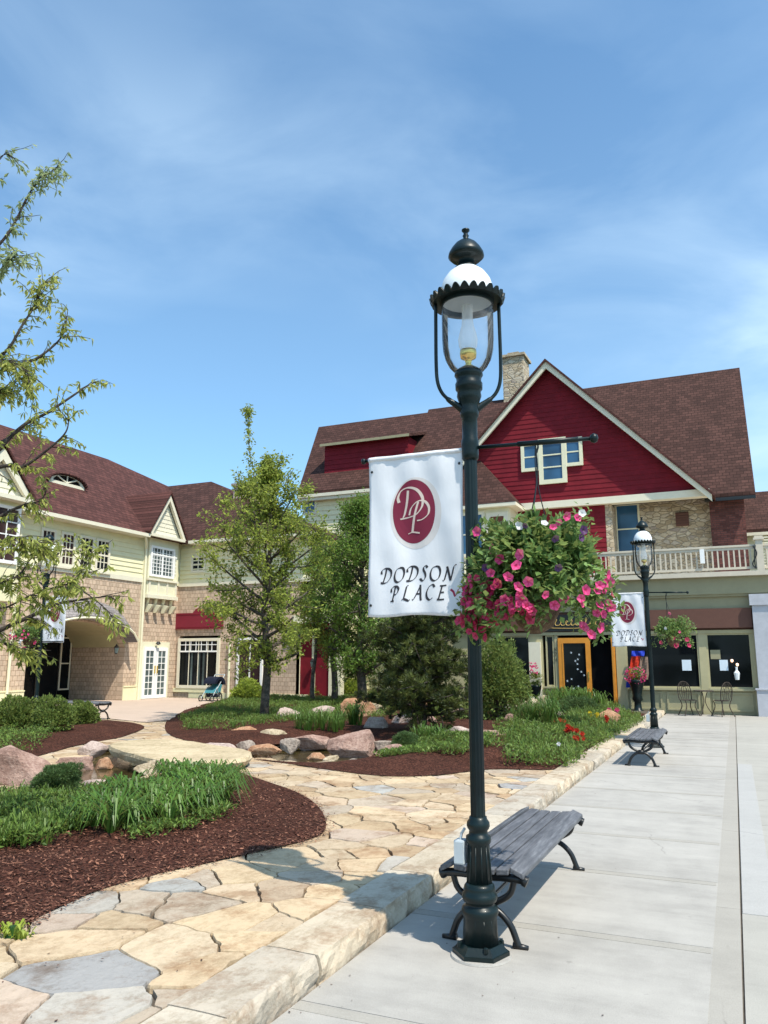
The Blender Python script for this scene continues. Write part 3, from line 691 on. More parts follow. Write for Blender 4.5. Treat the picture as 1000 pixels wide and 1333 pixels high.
def ell(bm,cs,ct_,rs,rt,off,inner=None,n=64,lay=5):
    prev=None
    for j in range(lay+1):
        f=(j/lay) if inner is None else inner+(1-inner)*j/lay
        ring=[bm.verts.new(bp(cs+rs*f*math.cos(2*math.pi*k/n),ct_+rt*f*math.sin(2*math.pi*k/n),off)) for k in range(n)] if f>0 else [bm.verts.new(bp(cs,ct_,off))]
        if prev:
            for k in range(n):
                if len(prev)==1: bm.faces.new((prev[0],ring[k],ring[(k+1)%n]))
                else: bm.faces.new((prev[k],ring[k],ring[(k+1)%n],prev[(k+1)%n]))
        prev=ring
def make_banner():
    root=thing('banner','','banner',(LX,LY,0))
    bm=bmesh.new(); nx,nz=36,50; g=[[bm.verts.new(bp(i/nx,j/nz)) for i in range(nx+1)] for j in range(nz+1)]
    for j in range(nz):
        for i in range(nx): bm.faces.new((g[j][i],g[j][i+1],g[j+1][i+1],g[j+1][i]))
    f=obj('fabric',bm,'cloth',root,True); md=f.modifiers.new('t','SOLIDIFY'); md.thickness=.0012; md.offset=-1 if False else 0
    bm=bmesh.new()     # hem sleeve round the rod
    pr=[]
    for i in range(31):
        s=i/30; p=bp(s,.985); pr.append((p[0],LY-.004-.004*math.sin(s*60)*.5-rip(s,.985)*.3,2.886))
    tube(bm,pr,.0145,10); obj('rod_sleeve',bm,'cloth',root,True)
    for s,t in ((.035,.905),(.965,.905),(.03,.07)):
        bm=bmesh.new(); p=bp(s,t,.004); lathe(bm,[(0,.009),(.003,.007)],(0,0),12); 
        for v in list(bm.verts)[-24:]: x,y,z=v.co; v.co=(p[0]+x,p[1]-z,p[2]+y)
        obj('grommet',bm,'black',root)
    bm=bmesh.new(); ell(bm,.505,.622,.275,.222,.0018,.78); obj('pale_oval_border',bm,'halo',root)
    bm=bmesh.new(); ell(bm,.485,.632,.228,.198,.0026); em=obj('maroon_oval',bm,'maroon',root)
    bm=bmesh.new()
    def mono(pts,w,off): ribbon(bm,[(p.x,p.y) for p in catmull([(a,b,0) for a,b in pts],9)],w,off,math.radians(30),.35)
    # entwined D and P: from the emblem (s across, t up)
    mono([(.425,.765),(.41,.69),(.385,.625),(.365,.60)],.020,.0034)
    mono([(.325,.695),(.315,.728),(.35,.768),(.43,.783),(.52,.765),(.578,.715),(.575,.66),(.52,.615),(.44,.598),(.335,.592)],.020,.0037)
    mono([(.535,.69),(.50,.62),(.48,.56),(.465,.50)],.020,.0040)
    mono([(.42,.495),(.47,.503),(.545,.495)],.014,.0043)
    mono([(.435,.61),(.46,.655),(.53,.692),(.60,.69),(.645,.655),(.64,.61),(.58,.578),(.52,.572)],.017,.0046)
    obj('monogram',bm,'peach',em)
    wid={'D':1.0,'O':.98,'S':.72,'N':1.05,'P':.9,'L':.85,'A':.92,'C':.88,'E':.9}
    bm=bmesh.new(); text('DODSON',.13,.915,.205,.088,bm,.0165,.002,wid); text('PLACE',.235,.83,.092,.088,bm,.0165,.002,wid); obj('lettering',bm,'ink',root)
    bm=bmesh.new(); ribbon(bm,[(p.x,p.y) for p in catmull([(.85,.155,0),(.88,.14,0),(.90,.115,0),(.935,.155,0)],6)],.014,.002); obj('red_flourish',bm,'petal2',root)
    return root
banner=make_banner()
tag(banner,'large white cloth banner with maroon oval emblem hanging left of the nearest lamp post','banner','white banners on the lantern posts')
# ---------------------------------------------------------------- hanging basket
def petunia(mat,matname):
    mb=MeshB(); n=5; rr=.030
    ring=[]
    for k in range(20):
        an=2*math.pi*k/20; lob=1-.16*abs(math.sin(2.5*an))**1.5
        ring.append(Vector((rr*lob*math.cos(an),-.004-.006*math.sin(5*an)*0,rr*lob*math.sin(an))))
    c=Vector((0,.012,0)); mid=[Vector((p.x*.35,.004,p.z*.35)) for p in ring]
    for k in range(20):
        mb.face([ring[k],ring[(k+1)%20],mid[(k+1)%20],mid[k]],.5+.4*math.sin(k*1.9)); 
        mb.face([mid[k],mid[(k+1)%20],c],.0)
    me=mb.mesh('petunia_'+matname); me.materials.append(M[mat]); return me
flower_me={k:petunia(v,k) for k,v in dict(pink='petal',deep='petal2',white='petalw',purple='petalp').items()}
def make_basket(cx,cy,cz,rad,flowers,seed,leaves=7000,hang=None,scale=1.0,root_args=None):
    random.seed(seed)
    root=thing('hanging_basket','','hanging basket',(cx,cy,cz))
    bm=bmesh.new(); lathe(bm,[(cz-.38*scale,.03*scale),(cz-.34*scale,.09*scale),(cz-.25*scale,.14*scale),(cz-.12*scale,.18*scale),(cz-.10*scale,.17*scale),(cz-.12*scale,.0)],(cx,cy),20,False)
    for v in bm.verts: v.co+=Vector((noise.noise(v.co*9),noise.noise(v.co*9+Vector((5,5,5))),0))*.02
    obj('coco_liner',bm,'coco',root,True)
    if hang:
        bm=bmesh.new()
        for k in range(3):
            an=2*math.pi*k/3+.4; tube(bm,catmull([hang,(hang[0]+.006*math.cos(an),cy+.01*math.sin(an),hang[2]-.25*scale),(cx+.17*scale*math.cos(an),cy+.17*scale*math.sin(an),cz-.1*scale)],6),.0035,5)
        tube(bm,catmull([(hang[0],cy,hang[2]+.02),(hang[0]+.016,cy,hang[2]-.01),(hang[0],cy,hang[2]-.06)],6),.006,6)
        obj('hanger_wires',bm,'black',root)
    mb=MeshB(); bl=[]
    for k in range(34):    # sprays of stems that the leaves follow
        an=2*math.pi*k/34+R(-.1,.1); up_=R(-.5,1.0); L=rad*R(.75,1.08)
        p0=Vector((cx,cy,cz-.05)); d=Vector((math.cos(an),math.sin(an),0))
        hgt={True:R(.15,.62),False:R(-.1,.25)}[k%2==0]*rad
        p1=p0+d*L*.5+Vector((0,0,hgt+.05)); p2=p0+d*L*R(.8,1.0)+Vector((0,0,hgt-rad*R(.15,.75)))
        bl.append(catmull([p0,p1,p2],8))
    for k in range(leaves):
        if random.random()<.6:
            q=random.choice(bl); p=random.choice(q[3:])+rvec()*rad*R(.02,.16)
        else:
            v=rvec(); v.z=v.z*.8; p=Vector((cx,cy,cz+.02*scale))+Vector((v.x*rad*R(.3,.86),v.y*rad*R(.3,.86),v.z*rad*R(.25,.72) if v.z>0 else v.z*rad*R(.1,.5)))
        d=(p-Vector((cx,cy,cz-.1))).normalized()*.6+rvec()*.8; L=R(.034,.072)*max(scale,.8)
        leaf(mb,p,d,Vector((R(-.6,.6),R(-.6,.6),1)),L,L*.62,min(1,max(0,random.gauss(.45,.28))),.1)
    for q_ in flowers:
        if len(q_)<5: continue
        for j in range(16):
            p=Vector((cx+q_[0],cy+q_[4]*.9+.05,cz+q_[1]))+rvec()*R(.02,.075); leaf(mb,p,rvec(),Vector((R(-.6,.6),R(-.6,.6),1)),R(.03,.06),R(.02,.035),min(1,max(0,random.gauss(.45,.28))),.1)
    build('foliage',mb,'leaf_basket',root)
    bm=bmesh.new()
    for q in bl[::2]: tube(bm,q,.0025,4)
    obj('stems',bm,'leaf_basket',root)
    ch={}
    for q_ in flowers:
        fx,fz,kind,s=q_[:4]
        r=math.hypot(fx,fz)
        # seat the flower on the viewer's side of the rounded crown
        dep=math.sqrt(max(.0,(rad*1.0)**2-min(r,rad*.98)**2))
        yy=cy-dep*R(.80,1.0) if len(q_)<5 else cy+q_[4]; o=bpy.data.objects.new('flower',flower_me[kind]); COL.objects.link(o)
        o.parent=root; o.location=(fx,yy-cy,fz)
        o.rotation_euler=(R(-.6,.5)-.25*(fz/rad),R(-3,3),math.atan2(fx,dep+.1)*.7+R(-.6,.6)); o.scale=(s*R(.7,1.15),s,s*R(.85,1.2))
    return root
BCX=PY(695,750,LY)[0]; BCZ=2.13
fl=[]
def fpx(pts,kind,s0):
    for x,y in pts:
        c_=PY(x,y,LY); r=min(math.hypot(c_[0]-BCX,(c_[1]-BCZ)*1.15),.43); dy=math.sqrt(.46**2-r*r)*R(.82,1.0)
        a=PY(x,y,LY-dy); fl.append((a[0]-BCX,a[1]-BCZ,kind,s0*R(.85,1.12),-dy))
fpx([(621,692),(641,714),(651,728),(677,722),(639,746),(672,736),(662,751),(720,686),(728,680),(738,672),(710,774),(735,779),(661,776),(657,781),(668,790),(679,781),(686,788),(695,801),(688,757),(763,768),(757,779),(777,798),(782,817),(760,816),(770,826),(786,767),(793,758),(792,748),(752,674),(722,788),(647,797),(758,786)],'pink',1.0)
fpx([(604,783),(612,777),(606,793),(600,800),(618,782),(622,778),(631,762),(643,764),(636,774),(612,797),(619,797),(629,797),(618,811),(603,812),(611,822),(631,816),(597,808),(614,768),(621,753),(608,770),(627,790),(655,802),(668,798),(680,796),(650,760),(604,805),(626,806),(638,803),(690,806),(640,788),(619,828),(632,830)],'deep',.92)
fpx([(709,681),(676,684),(758,668)],'white',.8)
random.seed(91)
fpx([(R(600,650),R(755,822)) for _ in range(20)]+[(R(640,700),R(775,806)) for _ in range(9)],'deep',.9)
fpx([(R(775,798),R(745,800)) for _ in range(7)]+[(R(602,640),R(750,812)) for _ in range(10)]+[(R(640,690),R(755,800)) for _ in range(5)],'pink',.95)
fpx([(723,701),(727,739),(757,700),(632,739),(760,690),(684,684)],'purple',.85)
basket=make_basket(BCX,LY,BCZ,.425,fl,3,9000,hang=(PY(697,578,LY)[0],LY,2.87))
tag(basket,'large hanging basket overflowing with magenta petunias on the nearest lamp post','hanging basket','hanging flower baskets')
# ---------------------------------------------------------------- the other two lanterns, banners and baskets
E2=(-1.46-LX,15.95-LY,0)
lamp2=copy_tree(lamp); lamp2.location=Vector(lamp.location)+Vector(E2); tag(lamp2,'dark lantern post beside the far bench, in front of the shop windows','street lamp')
ban2=copy_tree(banner); ban2.location=Vector(banner.location)+Vector(E2); tag(ban2,'small-looking white banner with maroon oval hanging on the lamp post by the shop windows','banner')
def randfl(n,rad,seed,low=.6):
    random.seed(seed); out=[]
    for k in range(n):
        a=R(0,2*math.pi); r=rad*math.sqrt(R(.05,1)); fz=r*math.sin(a)*.6-(.10 if random.random()<low else 0); out.append((r*math.cos(a),fz,random.choice(['pink','deep','pink','white']),R(.9,1.3)))
    return out
c2=PY(876,822,15.95)
b2=make_basket(c2[0],15.95,c2[1],.40,[(R(-.3,.3),R(-.34,-.12),'deep',1.4) for _ in range(7)]+[(-.02,.33,'pink',1.2),(.14,-.02,'pink',1.1),(-.1,.05,'white',1)],11,3800,hang=(LX+E2[0]+.36,15.95,2.87),scale=.8)
tag(b2,'green leafy hanging basket with few blooms on the lamp post by the shop windows','hanging basket','hanging flower baskets')
p3=PY(46,948,17.0); 
L3=Vector((G(44,950,ZG)[0],G(44,950,ZG)[1],ZG)); off=L3-Vector((LX,LY,0))
lamp3=copy_tree(lamp); lamp3.location=L3; lamp3.rotation_euler=(0,0,math.pi)
lamp3['label']='lantern post behind the left tree branches and the rounded shrubs'
ban3=copy_tree(banner); ban3.location=L3+Vector((.735,.0,0)); ban3['label']='white banner in front of the dark entrance recess, partly behind leaves'
b3=make_basket(L3.x-.36,L3.y,2.05+ZG,.42,randfl(34,.38,2,.9),12,3500,hang=(L3.x-.36,L3.y,2.87+ZG),scale=.8)
tag(b3,'hanging basket with dusty pink blooms low at its rim beside the dark entrance','hanging basket','hanging flower baskets')
# ================================================================ BENCHES
def make_bench(x0,x1,y0,y1,zs):
    root=thing('park_bench','','bench',((x0+x1)/2,(y0+y1)/2,0)); W=x1-x0; ns=6; xc=(x0+x1)/2
    def top(u): # u -1..1 across: a gentle S seat, rolled edges
        return zs-.012+.022*(u*u)-(.045*max(0,abs(u)-.80)/.2 if abs(u)>.8 else 0)
    for k in range(ns):
        u=-1+2*(k+.5)/ns; c=xc+u*W/2; w=W/ns-.010; z=top(u); sl=(top(u+.1)-top(u-.1))/(.2*W/2)
        bm=bmesh.new(); vs=bx(bm,-w/2,w/2,y0,y1,-.032,0); 
        for v in vs: x,y_,zz=v.co; v.co=(c+x,y_,z+zz+sl*x)
        o=obj('slat',bm,'slat',root); md=o.modifiers.new('b','BEVEL'); md.width=.006; md.segments=2
    for yl in (y0+.05,y1-.05):
        bm=bmesh.new()
        rail=[(xc-W/2-.005,yl,zs-.075),(xc-W/2+.03,yl,zs-.065),(xc-W/4,yl,zs-.06),(xc,yl,zs-.065),(xc+W/4,yl,zs-.06),(xc+W/2-.03,yl,zs-.065),(xc+W/2+.005,yl,zs-.075)]
        tube(bm,catmull(rail,4),[.032 if i<4 or i>20 else .024 for i in range(25)],8)
        for s in (-1,1):
            leg=[(xc+s*W*.36,yl,zs-.07),(xc+s*W*.30,yl,zs-.15),(xc+s*W*.12,yl,.225),(xc-s*W*.02,yl,.20)]
            tube(bm,catmull(leg,5),.019,8)
            leg=[(xc-s*.01,yl,.215),(xc+s*W*.16,yl,.185),(xc+s*W*.30,yl,.12),(xc+s*W*.37,yl,.04),(xc+s*W*.39,yl,.015)]
            tube(bm,catmull(leg,5),.020,8); tube(bm,[(xc+s*W*.33,yl,.013),(xc+s*W*.50,yl,.010)],[.022,.013],8)
        tube(bm,[(xc-.04,yl,.21),(xc+.04,yl,.21)],.034,8)
        obj('leg_frame',bm,'black',root,True)
    bm=bmesh.new(); tube(bm,[(xc,y0+.05,.21),(xc,y1-.05,.21)],.010,8); obj('stretcher_rod',bm,'black',root)
    return root
bench=make_bench(-1.69,-1.18,4.66,6.60,.43)
tag(bench,'backless bench of weathered grey slats on black iron legs behind the nearest lamp post','bench','backless slatted benches')
bench2=copy_tree(bench); bench2.location=(-1.42,14.05,0); bench2['label']='backless grey slatted bench before the far lamp post near the shops'
g3=G(131,938,ZG); bench3=copy_tree(bench); bench3.location=(g3[0]-1.0,g3[1]+.15,ZG+.014); bench3.rotation_euler=(0,0,math.radians(90)); bench3['label']='backless bench half hidden behind the rounded shrubs at the left'
# ================================================================ RIGHT BUILDING: red gabled shop house
SY=26.3; FS=front(SY)
shop=thing('shop_house','red gabled two-storey shop house with brown roof, white balcony rail and open storefront','building',(-3,SY,0))
def fr(x0,y0,x1,y1,Y=SY):
    xm,ym=(x0+x1)/2,(y0+y1)/2; return PY(x0,ym,Y)[0],PY(x1,ym,Y)[0],PY(xm,y1,Y)[1],PY(xm,y0,Y)[1]
XR=PY(985,850,SY)[0]; XL=-10.6
zwin1=PY(900,827,SY)[1]; zk=PY(900,896,SY)[1]
# openings along the front (from the photograph): left window, narrow window, open door, right display windows
xa0,xa1=PY(640,850,SY)[0],PY(690,850,SY)[0]
xb0,xb1=PY(711,860,SY)[0],PY(722,860,SY)[0]
xd0,xd1=PY(728,870,SY)[0],PY(802,870,SY)[0]
xe0,xe1=PY(815,860,SY)[0],PY(911,860,SY)[0]
xf0,xf1=PY(921,860,SY)[0],PY(980,860,SY)[0]
ZT=2.42; ZB=3.17; ZC=3.58; ZF=4.12; ZD=4.26
bm=bmesh.new()       # pilasters, mullions and head
for a,b in ((XL,xa0),(xa1,xb0-.10),(xb1+.02,xd0-.02),(xd1+.02,xe0),(xe1,xf0),(xf1,XR)): facebox(FS,bm,a,b,.0,ZT,-.25,.0)
facebox(FS,bm,XL,XR,ZT,ZT+.10,-.25,.03)
obj('storefront_wall',bm,'front',shop)
bm=bmesh.new(); facebox(FS,bm,XL,XR,ZT+.10,ZB,-.25,-.02); obj('sign_band_backing',bm,'brownawn',shop)
for a_,b_ in ((PY(846,800,SY)[0],XR-.05),(PY(600,800,SY)[0],PY(704,800,SY)[0])):
    bm=bmesh.new(); facebox(FS,bm,a_,b_,ZT+.16,ZB,-.02,.16); obj('rolled_awning',bm,'brownawn',shop)
bm=bmesh.new(); facebox(FS,bm,XL,XR+.8,ZB,ZC,-.25,.06); facebox(FS,bm,XL,XR+.8,ZC-.05,ZC+.02,.0,.16); obj('frieze',bm,'khaki',shop)
bm=bmesh.new(); facebox(FS,bm,XL,9,ZC+.02,ZF,-.25,.22); obj('fascia',bm,'khaki',shop)
bm=bmesh.new(); facebox(FS,bm,XL,9,ZF,ZD,-5.8,.42); obj('balcony_deck',bm,'rail',shop)
for a,b in ((XL,xa0),): pass
bm=bmesh.new()
for a,b in ((xa0,xa1),(xe0,xe1),(xf0,xf1),(xb0-.1,xb1)):
    bm=bmesh.new(); facebox(FS,bm,a,b,0,zk-.06,-.2,-.05)
    facebox(FS,bm,a,b,zk-.06,zk,-.2,.06)
    n=max(1,round((b-a)/1.3)); w=(b-a)/n
    for i in range(n):
        c,d=a+w*i+.07,a+w*(i+1)-.07
        for q in ((c,d,.10,.15),(c,d,zk-.17,zk-.12),(c,c+.05,.15,zk-.17),(d-.05,d,.15,zk-.17)): facebox(FS,bm,*q,-.05,-.015)
    obj('kick_panel',bm,'kick',shop)
for a,b,c in ((xa0,xa1,1),(xe0,xe1,1),(xf0,xf1,1),(xb0,xb1,1)):
    window(shop,front(SY+.1),a,b,zk,ZT,c,1,frame=.05,dep=.08,fm='front',name='display_window')
# door leaf, swung open, orange frame with glass; dark doorway
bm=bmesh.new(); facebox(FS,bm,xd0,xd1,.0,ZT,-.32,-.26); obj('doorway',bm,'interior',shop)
xm=PY(770,870,SY)[0]
bm=bmesh.new(); fb=lambda *a: facebox(FS,bm,*a)
fb(xd0,xd0+.17,.02,2.33,0,.05); fb(xm-.15,xm,.02,2.33,0,.05); fb(xd0+.17,xm-.15,.02,.42,0,.05); fb(xd0+.17,xm-.15,2.16,2.33,0,.05)
fb(xd0+.13,xd0+.17,.42,2.16,.05,.062); fb(xm-.15,xm-.11,.42,2.16,.05,.062)
dr=obj('shop_door',bm,'orange',shop); dr['label']='bright orange glazed door standing open'
bm=bmesh.new(); facebox(FS,bm,xd0+.17,xm-.15,.42,2.16,.01,.02); obj('pane',bm,'glass',dr)
random.seed(3)
for k in range(13):
    s_=R(xd0+.25,xm-.23); z=.6+1.4*k/13+R(-.04,.04); bm=bmesh.new(); v=[]
    for q in range(12):
        an=math.pi*q/6; rr_=.045 if q%2==0 else .012; v.append((s_+rr_*math.cos(an),SY-.0225,z+rr_*math.sin(an)))
    prism(bm,v,(0,-.002,0)); obj('snowflake_sticker',bm,'paper',dr)
bm=bmesh.new(); facebox(FS,bm,xm-.10,xm-.06,1.0,1.25,.05,.09); obj('handle',bm,'brass',dr)
bm=bmesh.new(); facebox(FS,bm,xd1-.11,xd1,.02,2.33,-.2,.05); facebox(FS,bm,xd1-.09,xd1-.02,.02,2.2,.05,.09); obj('side_door_leaf',bm,'orange',shop)
# shop sign: dark board with gold script flourishes, unreadable at this size
s0,s1,z0,z1=fr(702,800,800,824); bm=bmesh.new(); facebox(FS,bm,s0,s1,ZT+.13,ZT+.66,-.02,.07); sg=obj('shop_sign',bm,'darksign',shop)
bm=bmesh.new(); random.seed(9); x=s0+.15; zc=ZT+.38
while x<s1-.3:
    w=R(.12,.2); h=R(.10,.22) if random.random()<.35 else R(.05,.09); y_=SY-.085
    pts=[(x,y_,zc-.05),(x+w*.55,y_,zc+h*.6),(x+w*.45,y_,zc+h),(x+w*.25,y_,zc+h*.7),(x+w*.35,y_,zc-.04),(x+w*.7,y_,zc-.06),(x+w,y_,zc-.05)]
    tube(bm,catmull(pts,5),.010,5); x+=w
tube(bm,catmull([(s0+.15,SY-.085,zc-.13),((s0+s1)/2,SY-.085,zc-.16),(s1-.2,SY-.085,zc-.10)],5),.008,5)
obj('gold_script',bm,'goldlet',sg)
# house number on the door post
bm=bmesh.new(); hx=xd0-.09
tube(bm,[(hx-.03,SY-.01,2.02),(hx-.03,SY-.01,1.96),(hx+.02,SY-.01,1.96)],.007,4); tube(bm,[(hx+.015,SY-.01,2.03),(hx+.015,SY-.01,1.91)],.007,4)
tube(bm,[(hx-.03,SY-.01,1.86),(hx+.025,SY-.01,1.86),(hx-.01,SY-.01,1.74)],.008,4); tube(bm,[(hx-.03,SY-.01,1.67),(hx-.03,SY-.01,1.62),(hx+.02,SY-.01,1.62)],.007,4); tube(bm,[(hx+.02,SY-.01,1.68),(hx+.02,SY-.01,1.56)],.007,4)
obj('house_number',bm,'black',shop)
# white cut-stone pilaster left of the narrow window
s0,s1,z0,z1=fr(690,836,705,895); bm=bmesh.new(); facebox(FS,bm,s0,s1,.3,z1,.0,.10); obj('white_pilaster',bm,'creamwhite',shop)
# grey stone pillar at the right end
px0=PY(984,850,SY)[0]; bm=bmesh.new(); facebox(FS,bm,px0,px0+3.2,.75,ZC-.35,-.4,.28); facebox(FS,bm,px0-.06,px0+3.2,ZC-.35,ZC-.02,-.4,.34); facebox(FS,bm,px0-.07,px0+3.2,0,.75,-.4,.40); facebox(FS,bm,px0-.10,px0+3.2,.75,.80,-.4,.43)
obj('stone_pillar',bm,'greyst',shop)
# notices in the windows, warm lamps inside
for q in ((888,859,900,873),(937,859,948,873)):
    s0,s1,z0,z1=fr(*q); bm=bmesh.new(); facebox(FS,bm,s0,s1,z0,z1,-.066,-.060); obj('paper_notice',bm,'paper',shop)
bm=bmesh.new(); s0,s1,z0,z1=fr(925,846,938,858); facebox(FS,bm,s0,s1,z0,z1,-.066,-.061); obj('tan_notice',bm,'khaki',shop)
for q in ((953,860),(960,865)):
    a=PY(*q,SY+.07); bm=bmesh.new(); lathe(bm,[(a[1]-.05,.02),(a[1]-.02,.04),(a[1]+.02,.04),(a[1]+.04,.015)],(a[0],SY+.01),10); obj('window_lamp',bm,'bulb',shop)
bm=bmesh.new(); s0,s1,z0,z1=fr(956,868,963,885); lathe(bm,[(z0,.06),(z0+.2,.09),(z1-.1,.03),(z1,.04)],((s0+s1)/2,SY+.01),10); obj('glass_bottles_display',bm,'white_enamel',shop)
# coloured fabric display behind the left part of the right windows
s0,s1,z0,z1=fr(818,850,848,895)
def flag_strip(a,b,c,d,mat,y,lean,nm):
    bm=bmesh.new(); n=8; g=[]
    for i in range(n+1):
        t=i/n; g.append([bm.verts.new((a+(b-a)*u+lean*t,y-.04*math.sin(u*9+t*3),c+(d-c)*t)) for u in (0,.25,.5,.75,1)])
    for i in range(n):
        for k in range(4): bm.faces.new((g[i][k],g[i][k+1],g[i+1][k+1],g[i+1][k]))
    o=obj(nm,bm,mat,None); o.modifiers.new('s','SOLIDIFY').thickness=.01; return o
w=s1-s0; fy=SY-.12
t_=flag_strip(s0-.02,s0+.38*w,z0+.2,z1-.1,'red_cloth',fy,.16,'hanging_flag'); tag(t_,'red orange cloth flag hanging in the shop window right of the doorway','flag','cloth flags on show at the shop window')
t_=flag_strip(s0+.42*w,s0+.85*w,z0+.25,z1-.12,'print_cloth',fy,.12,'hanging_flag'); tag(t_,'brown patterned cloth flag just right of the red orange flag','flag','cloth flags on show at the shop window')
t_=flag_strip(s0-.08,s0+.30*w,z0,z0+.17,'blue_cloth',fy-.02,.02,'folded_cloth'); tag(t_,'violet blue cloth at the foot of the red orange flag','cloth')
t_=flag_strip(s0+.2*w,s0+.75*w,z1-.1,z1+.06,'blue_cloth',fy-.02,.02,'blue_bunting'); tag(t_,'strip of blue bunting above the red orange flag','bunting')
# tall urn of plants beside those flags
def lathed_thing(name,label,cat,prof,x,y,mat,part,group=None):
    r=thing(name,label,cat,(x,y,0),group); bm=bmesh.new(); lathe(bm,prof,(x,y),18); obj(part,bm,mat,r,True); return r
ux=PY(829,890,SY-.45)[0]
urn=lathed_thing('urn_planter','tall dark teal urn planter standing in front of the cloth flags','planter',[(0,.20),(.08,.21),(.12,.12),(.35,.10),(.42,.16),(.55,.13),(.75,.17),(.95,.24),(1.02,.26),(1.0,.2)],ux,SY-.45,'iron','urn')
mb=MeshB(); random.seed(4)
for k in range(900):
    v=rvec(); p=Vector((ux,SY-.45,1.15))+Vector((v.x*.30,v.y*.25,v.z*.24))*R(.3,1); leaf(mb,p,v+rvec()*.5,Vector((0,0,1)),R(.05,.1),.035)
build('plant',mb,'leaf_basket',urn)
mb=MeshB()
for k in range(60):
    v=rvec(); p=Vector((ux,SY-.45,1.15))+Vector((v.x*.32,-.2,v.z*.26)); 
    for j in range(4): leaf(mb,p,rvec(),rvec(),.05,.05)
build('blossoms',mb,'petal',urn)
ux=PY(697,895,SY-.8)[0]
pot=thing('flower_pot','blue grey pot of pink flowers on a stand before the white pilaster','planter',(ux,SY-.8,0))
bm=bmesh.new(); lathe(bm,[(0,.15),(.02,.15),(.04,.03),(.45,.03),(.5,.12)],(ux,SY-.8),14); obj('stand',bm,'black',pot)
bm=bmesh.new(); lathe(bm,[(.5,.13),(.52,.14),(.78,.20),(.82,.21),(.80,.15)],(ux,SY-.8),18); obj('pot',bm,'iron',pot,True)
mb=MeshB()
for k in range(900):
    v=rvec(); p=Vector((ux,SY-.8,1.0))+Vector((v.x*.30,v.y*.25,v.z*.22))*R(.3,1); leaf(mb,p,v+rvec()*.5,Vector((0,0,1)),R(.05,.1),.035)
build('plant',mb,'leaf_bush',pot)
mb=MeshB()
for k in range(40):
    p=Vector((ux,SY-.9,1.3))+Vector((R(-.12,.12),R(-.1,.1),R(-.1,.22)))
    for j in range(4): leaf(mb,p,rvec(),rvec(),.045,.045)
build('blossoms',mb,'petal',pot)
# bistro chairs of wire
def make_chair():
    r=thing('wire_chair','','chair',(0,0,0))
    for sx_ in (-1,1):
        for sy_ in (-1,1):
            bm=bmesh.new(); tube(bm,catmull([(sx_*.17,sy_*.17,.45),(sx_*.13,sy_*.15,.28),(sx_*.20,sy_*.19,.08),(sx_*.23,sy_*.22,0)],5),.014,6); obj('leg',bm,'barkd',r)
    bm=bmesh.new(); tube(bm,[(.2*math.cos(2*math.pi*k/20),.2*math.sin(2*math.pi*k/20),.45) for k in range(21)],.013,6); lathe(bm,[(.448,.19),(.456,.19)],(0,0),20); obj('seat',bm,'barkd',r)
    bm=bmesh.new(); tube(bm,catmull([(-.19,.17,.45),(-.20,.22,.75),(-.12,.25,.93),(0,.26,.98),(.12,.25,.93),(.20,.22,.75),(.19,.17,.45)],6),.014,6)
    for k in range(-2,3): tube(bm,catmull([(k*.05,.19,.47),(k*.075,.23,.7),(k*.04,.255,.95)],4),.008,5)
    tube(bm,[(.09*math.cos(2*math.pi*k/14),.235,.74+.09*math.sin(2*math.pi*k/14)) for k in range(15)],.008,5)
    obj('backrest',bm,'barkd',r); return r
ch=make_chair(); ch['group']='wire bistro chairs outside the shop'
for i,(px,lb,rz) in enumerate(((897,'left one of the two rusty wire bistro chairs below the shop windows',.5),(941,'right one of the two rusty wire bistro chairs, nearer the grey pillar',-2.4))):
    o=ch if i==0 else copy_tree(ch); g=PY(px,925,SY-.75); o.location=(g[0],SY-.75,0); o.rotation_euler=(0,0,rz); o['label']=lb
tb=thing('bistro_table','small round wire bistro table between the two wire chairs','table',(PY(918,925,SY-.6)[0],SY-.6,0)); c=(tb.location.x,tb.location.y)
bm=bmesh.new(); lathe(bm,[(.70,.28),(.715,.285),(.73,.28)],c,24); obj('table_top',bm,'barkd',tb)
for k in range(3):
    an=2*math.pi*k/3; bm=bmesh.new(); tube(bm,catmull([(c[0]+.1*math.cos(an),c[1]+.1*math.sin(an),.7),(c[0]+.03*math.cos(an),c[1]+.03*math.sin(an),.38),(c[0]+.22*math.cos(an),c[1]+.22*math.sin(an),0)],5),.012,6); obj('leg',bm,'barkd',tb)
# balcony railing (posts and every baluster)
RY=SY-.30; rf=front(RY); ztop=PY(880,714,RY)[1]; zlow=ZD+.10
rail=bmesh.new(); facebox(rf,rail,XL,9,ztop-.06,ztop,-.04,.05); facebox(rf,rail,XL,9,ztop-.14,ztop-.06,-.015,.02); facebox(rf,rail,XL,9,zlow-.04,zlow+.03,-.02,.03)
balc=obj('balcony_railing',rail,'rail',shop)
bal_me=None; x=-10.4; nb=0
while x<1.3 and nb<84:
    if bal_me is None:
        bm=bmesh.new(); bx(bm,-.022,.022,-.02,.02,zlow,ztop-.14); b_=obj('baluster',bm,'rail',balc); bal_me=b_.data; b_.location=(x,RY,0)
    else:
        b_=bpy.data.objects.new('baluster',bal_me); COL.objects.link(b_); b_.parent=balc; b_.location=(x,RY,0)
    x+=.152; nb+=1
for px in (838,990):
    X=PY(px,730,RY)[0]; bm=bmesh.new(); facebox(rf,bm,X-.10,X+.10,ZD,ztop+.12,-.08,.12); facebox(rf,bm,X-.15,X+.15,ztop+.12,ztop+.18,-.12,.16); facebox(rf,bm,X-.12,X+.12,ztop+.18,ztop+.24,-.09,.13); obj('rail_post',bm,'rail',balc)
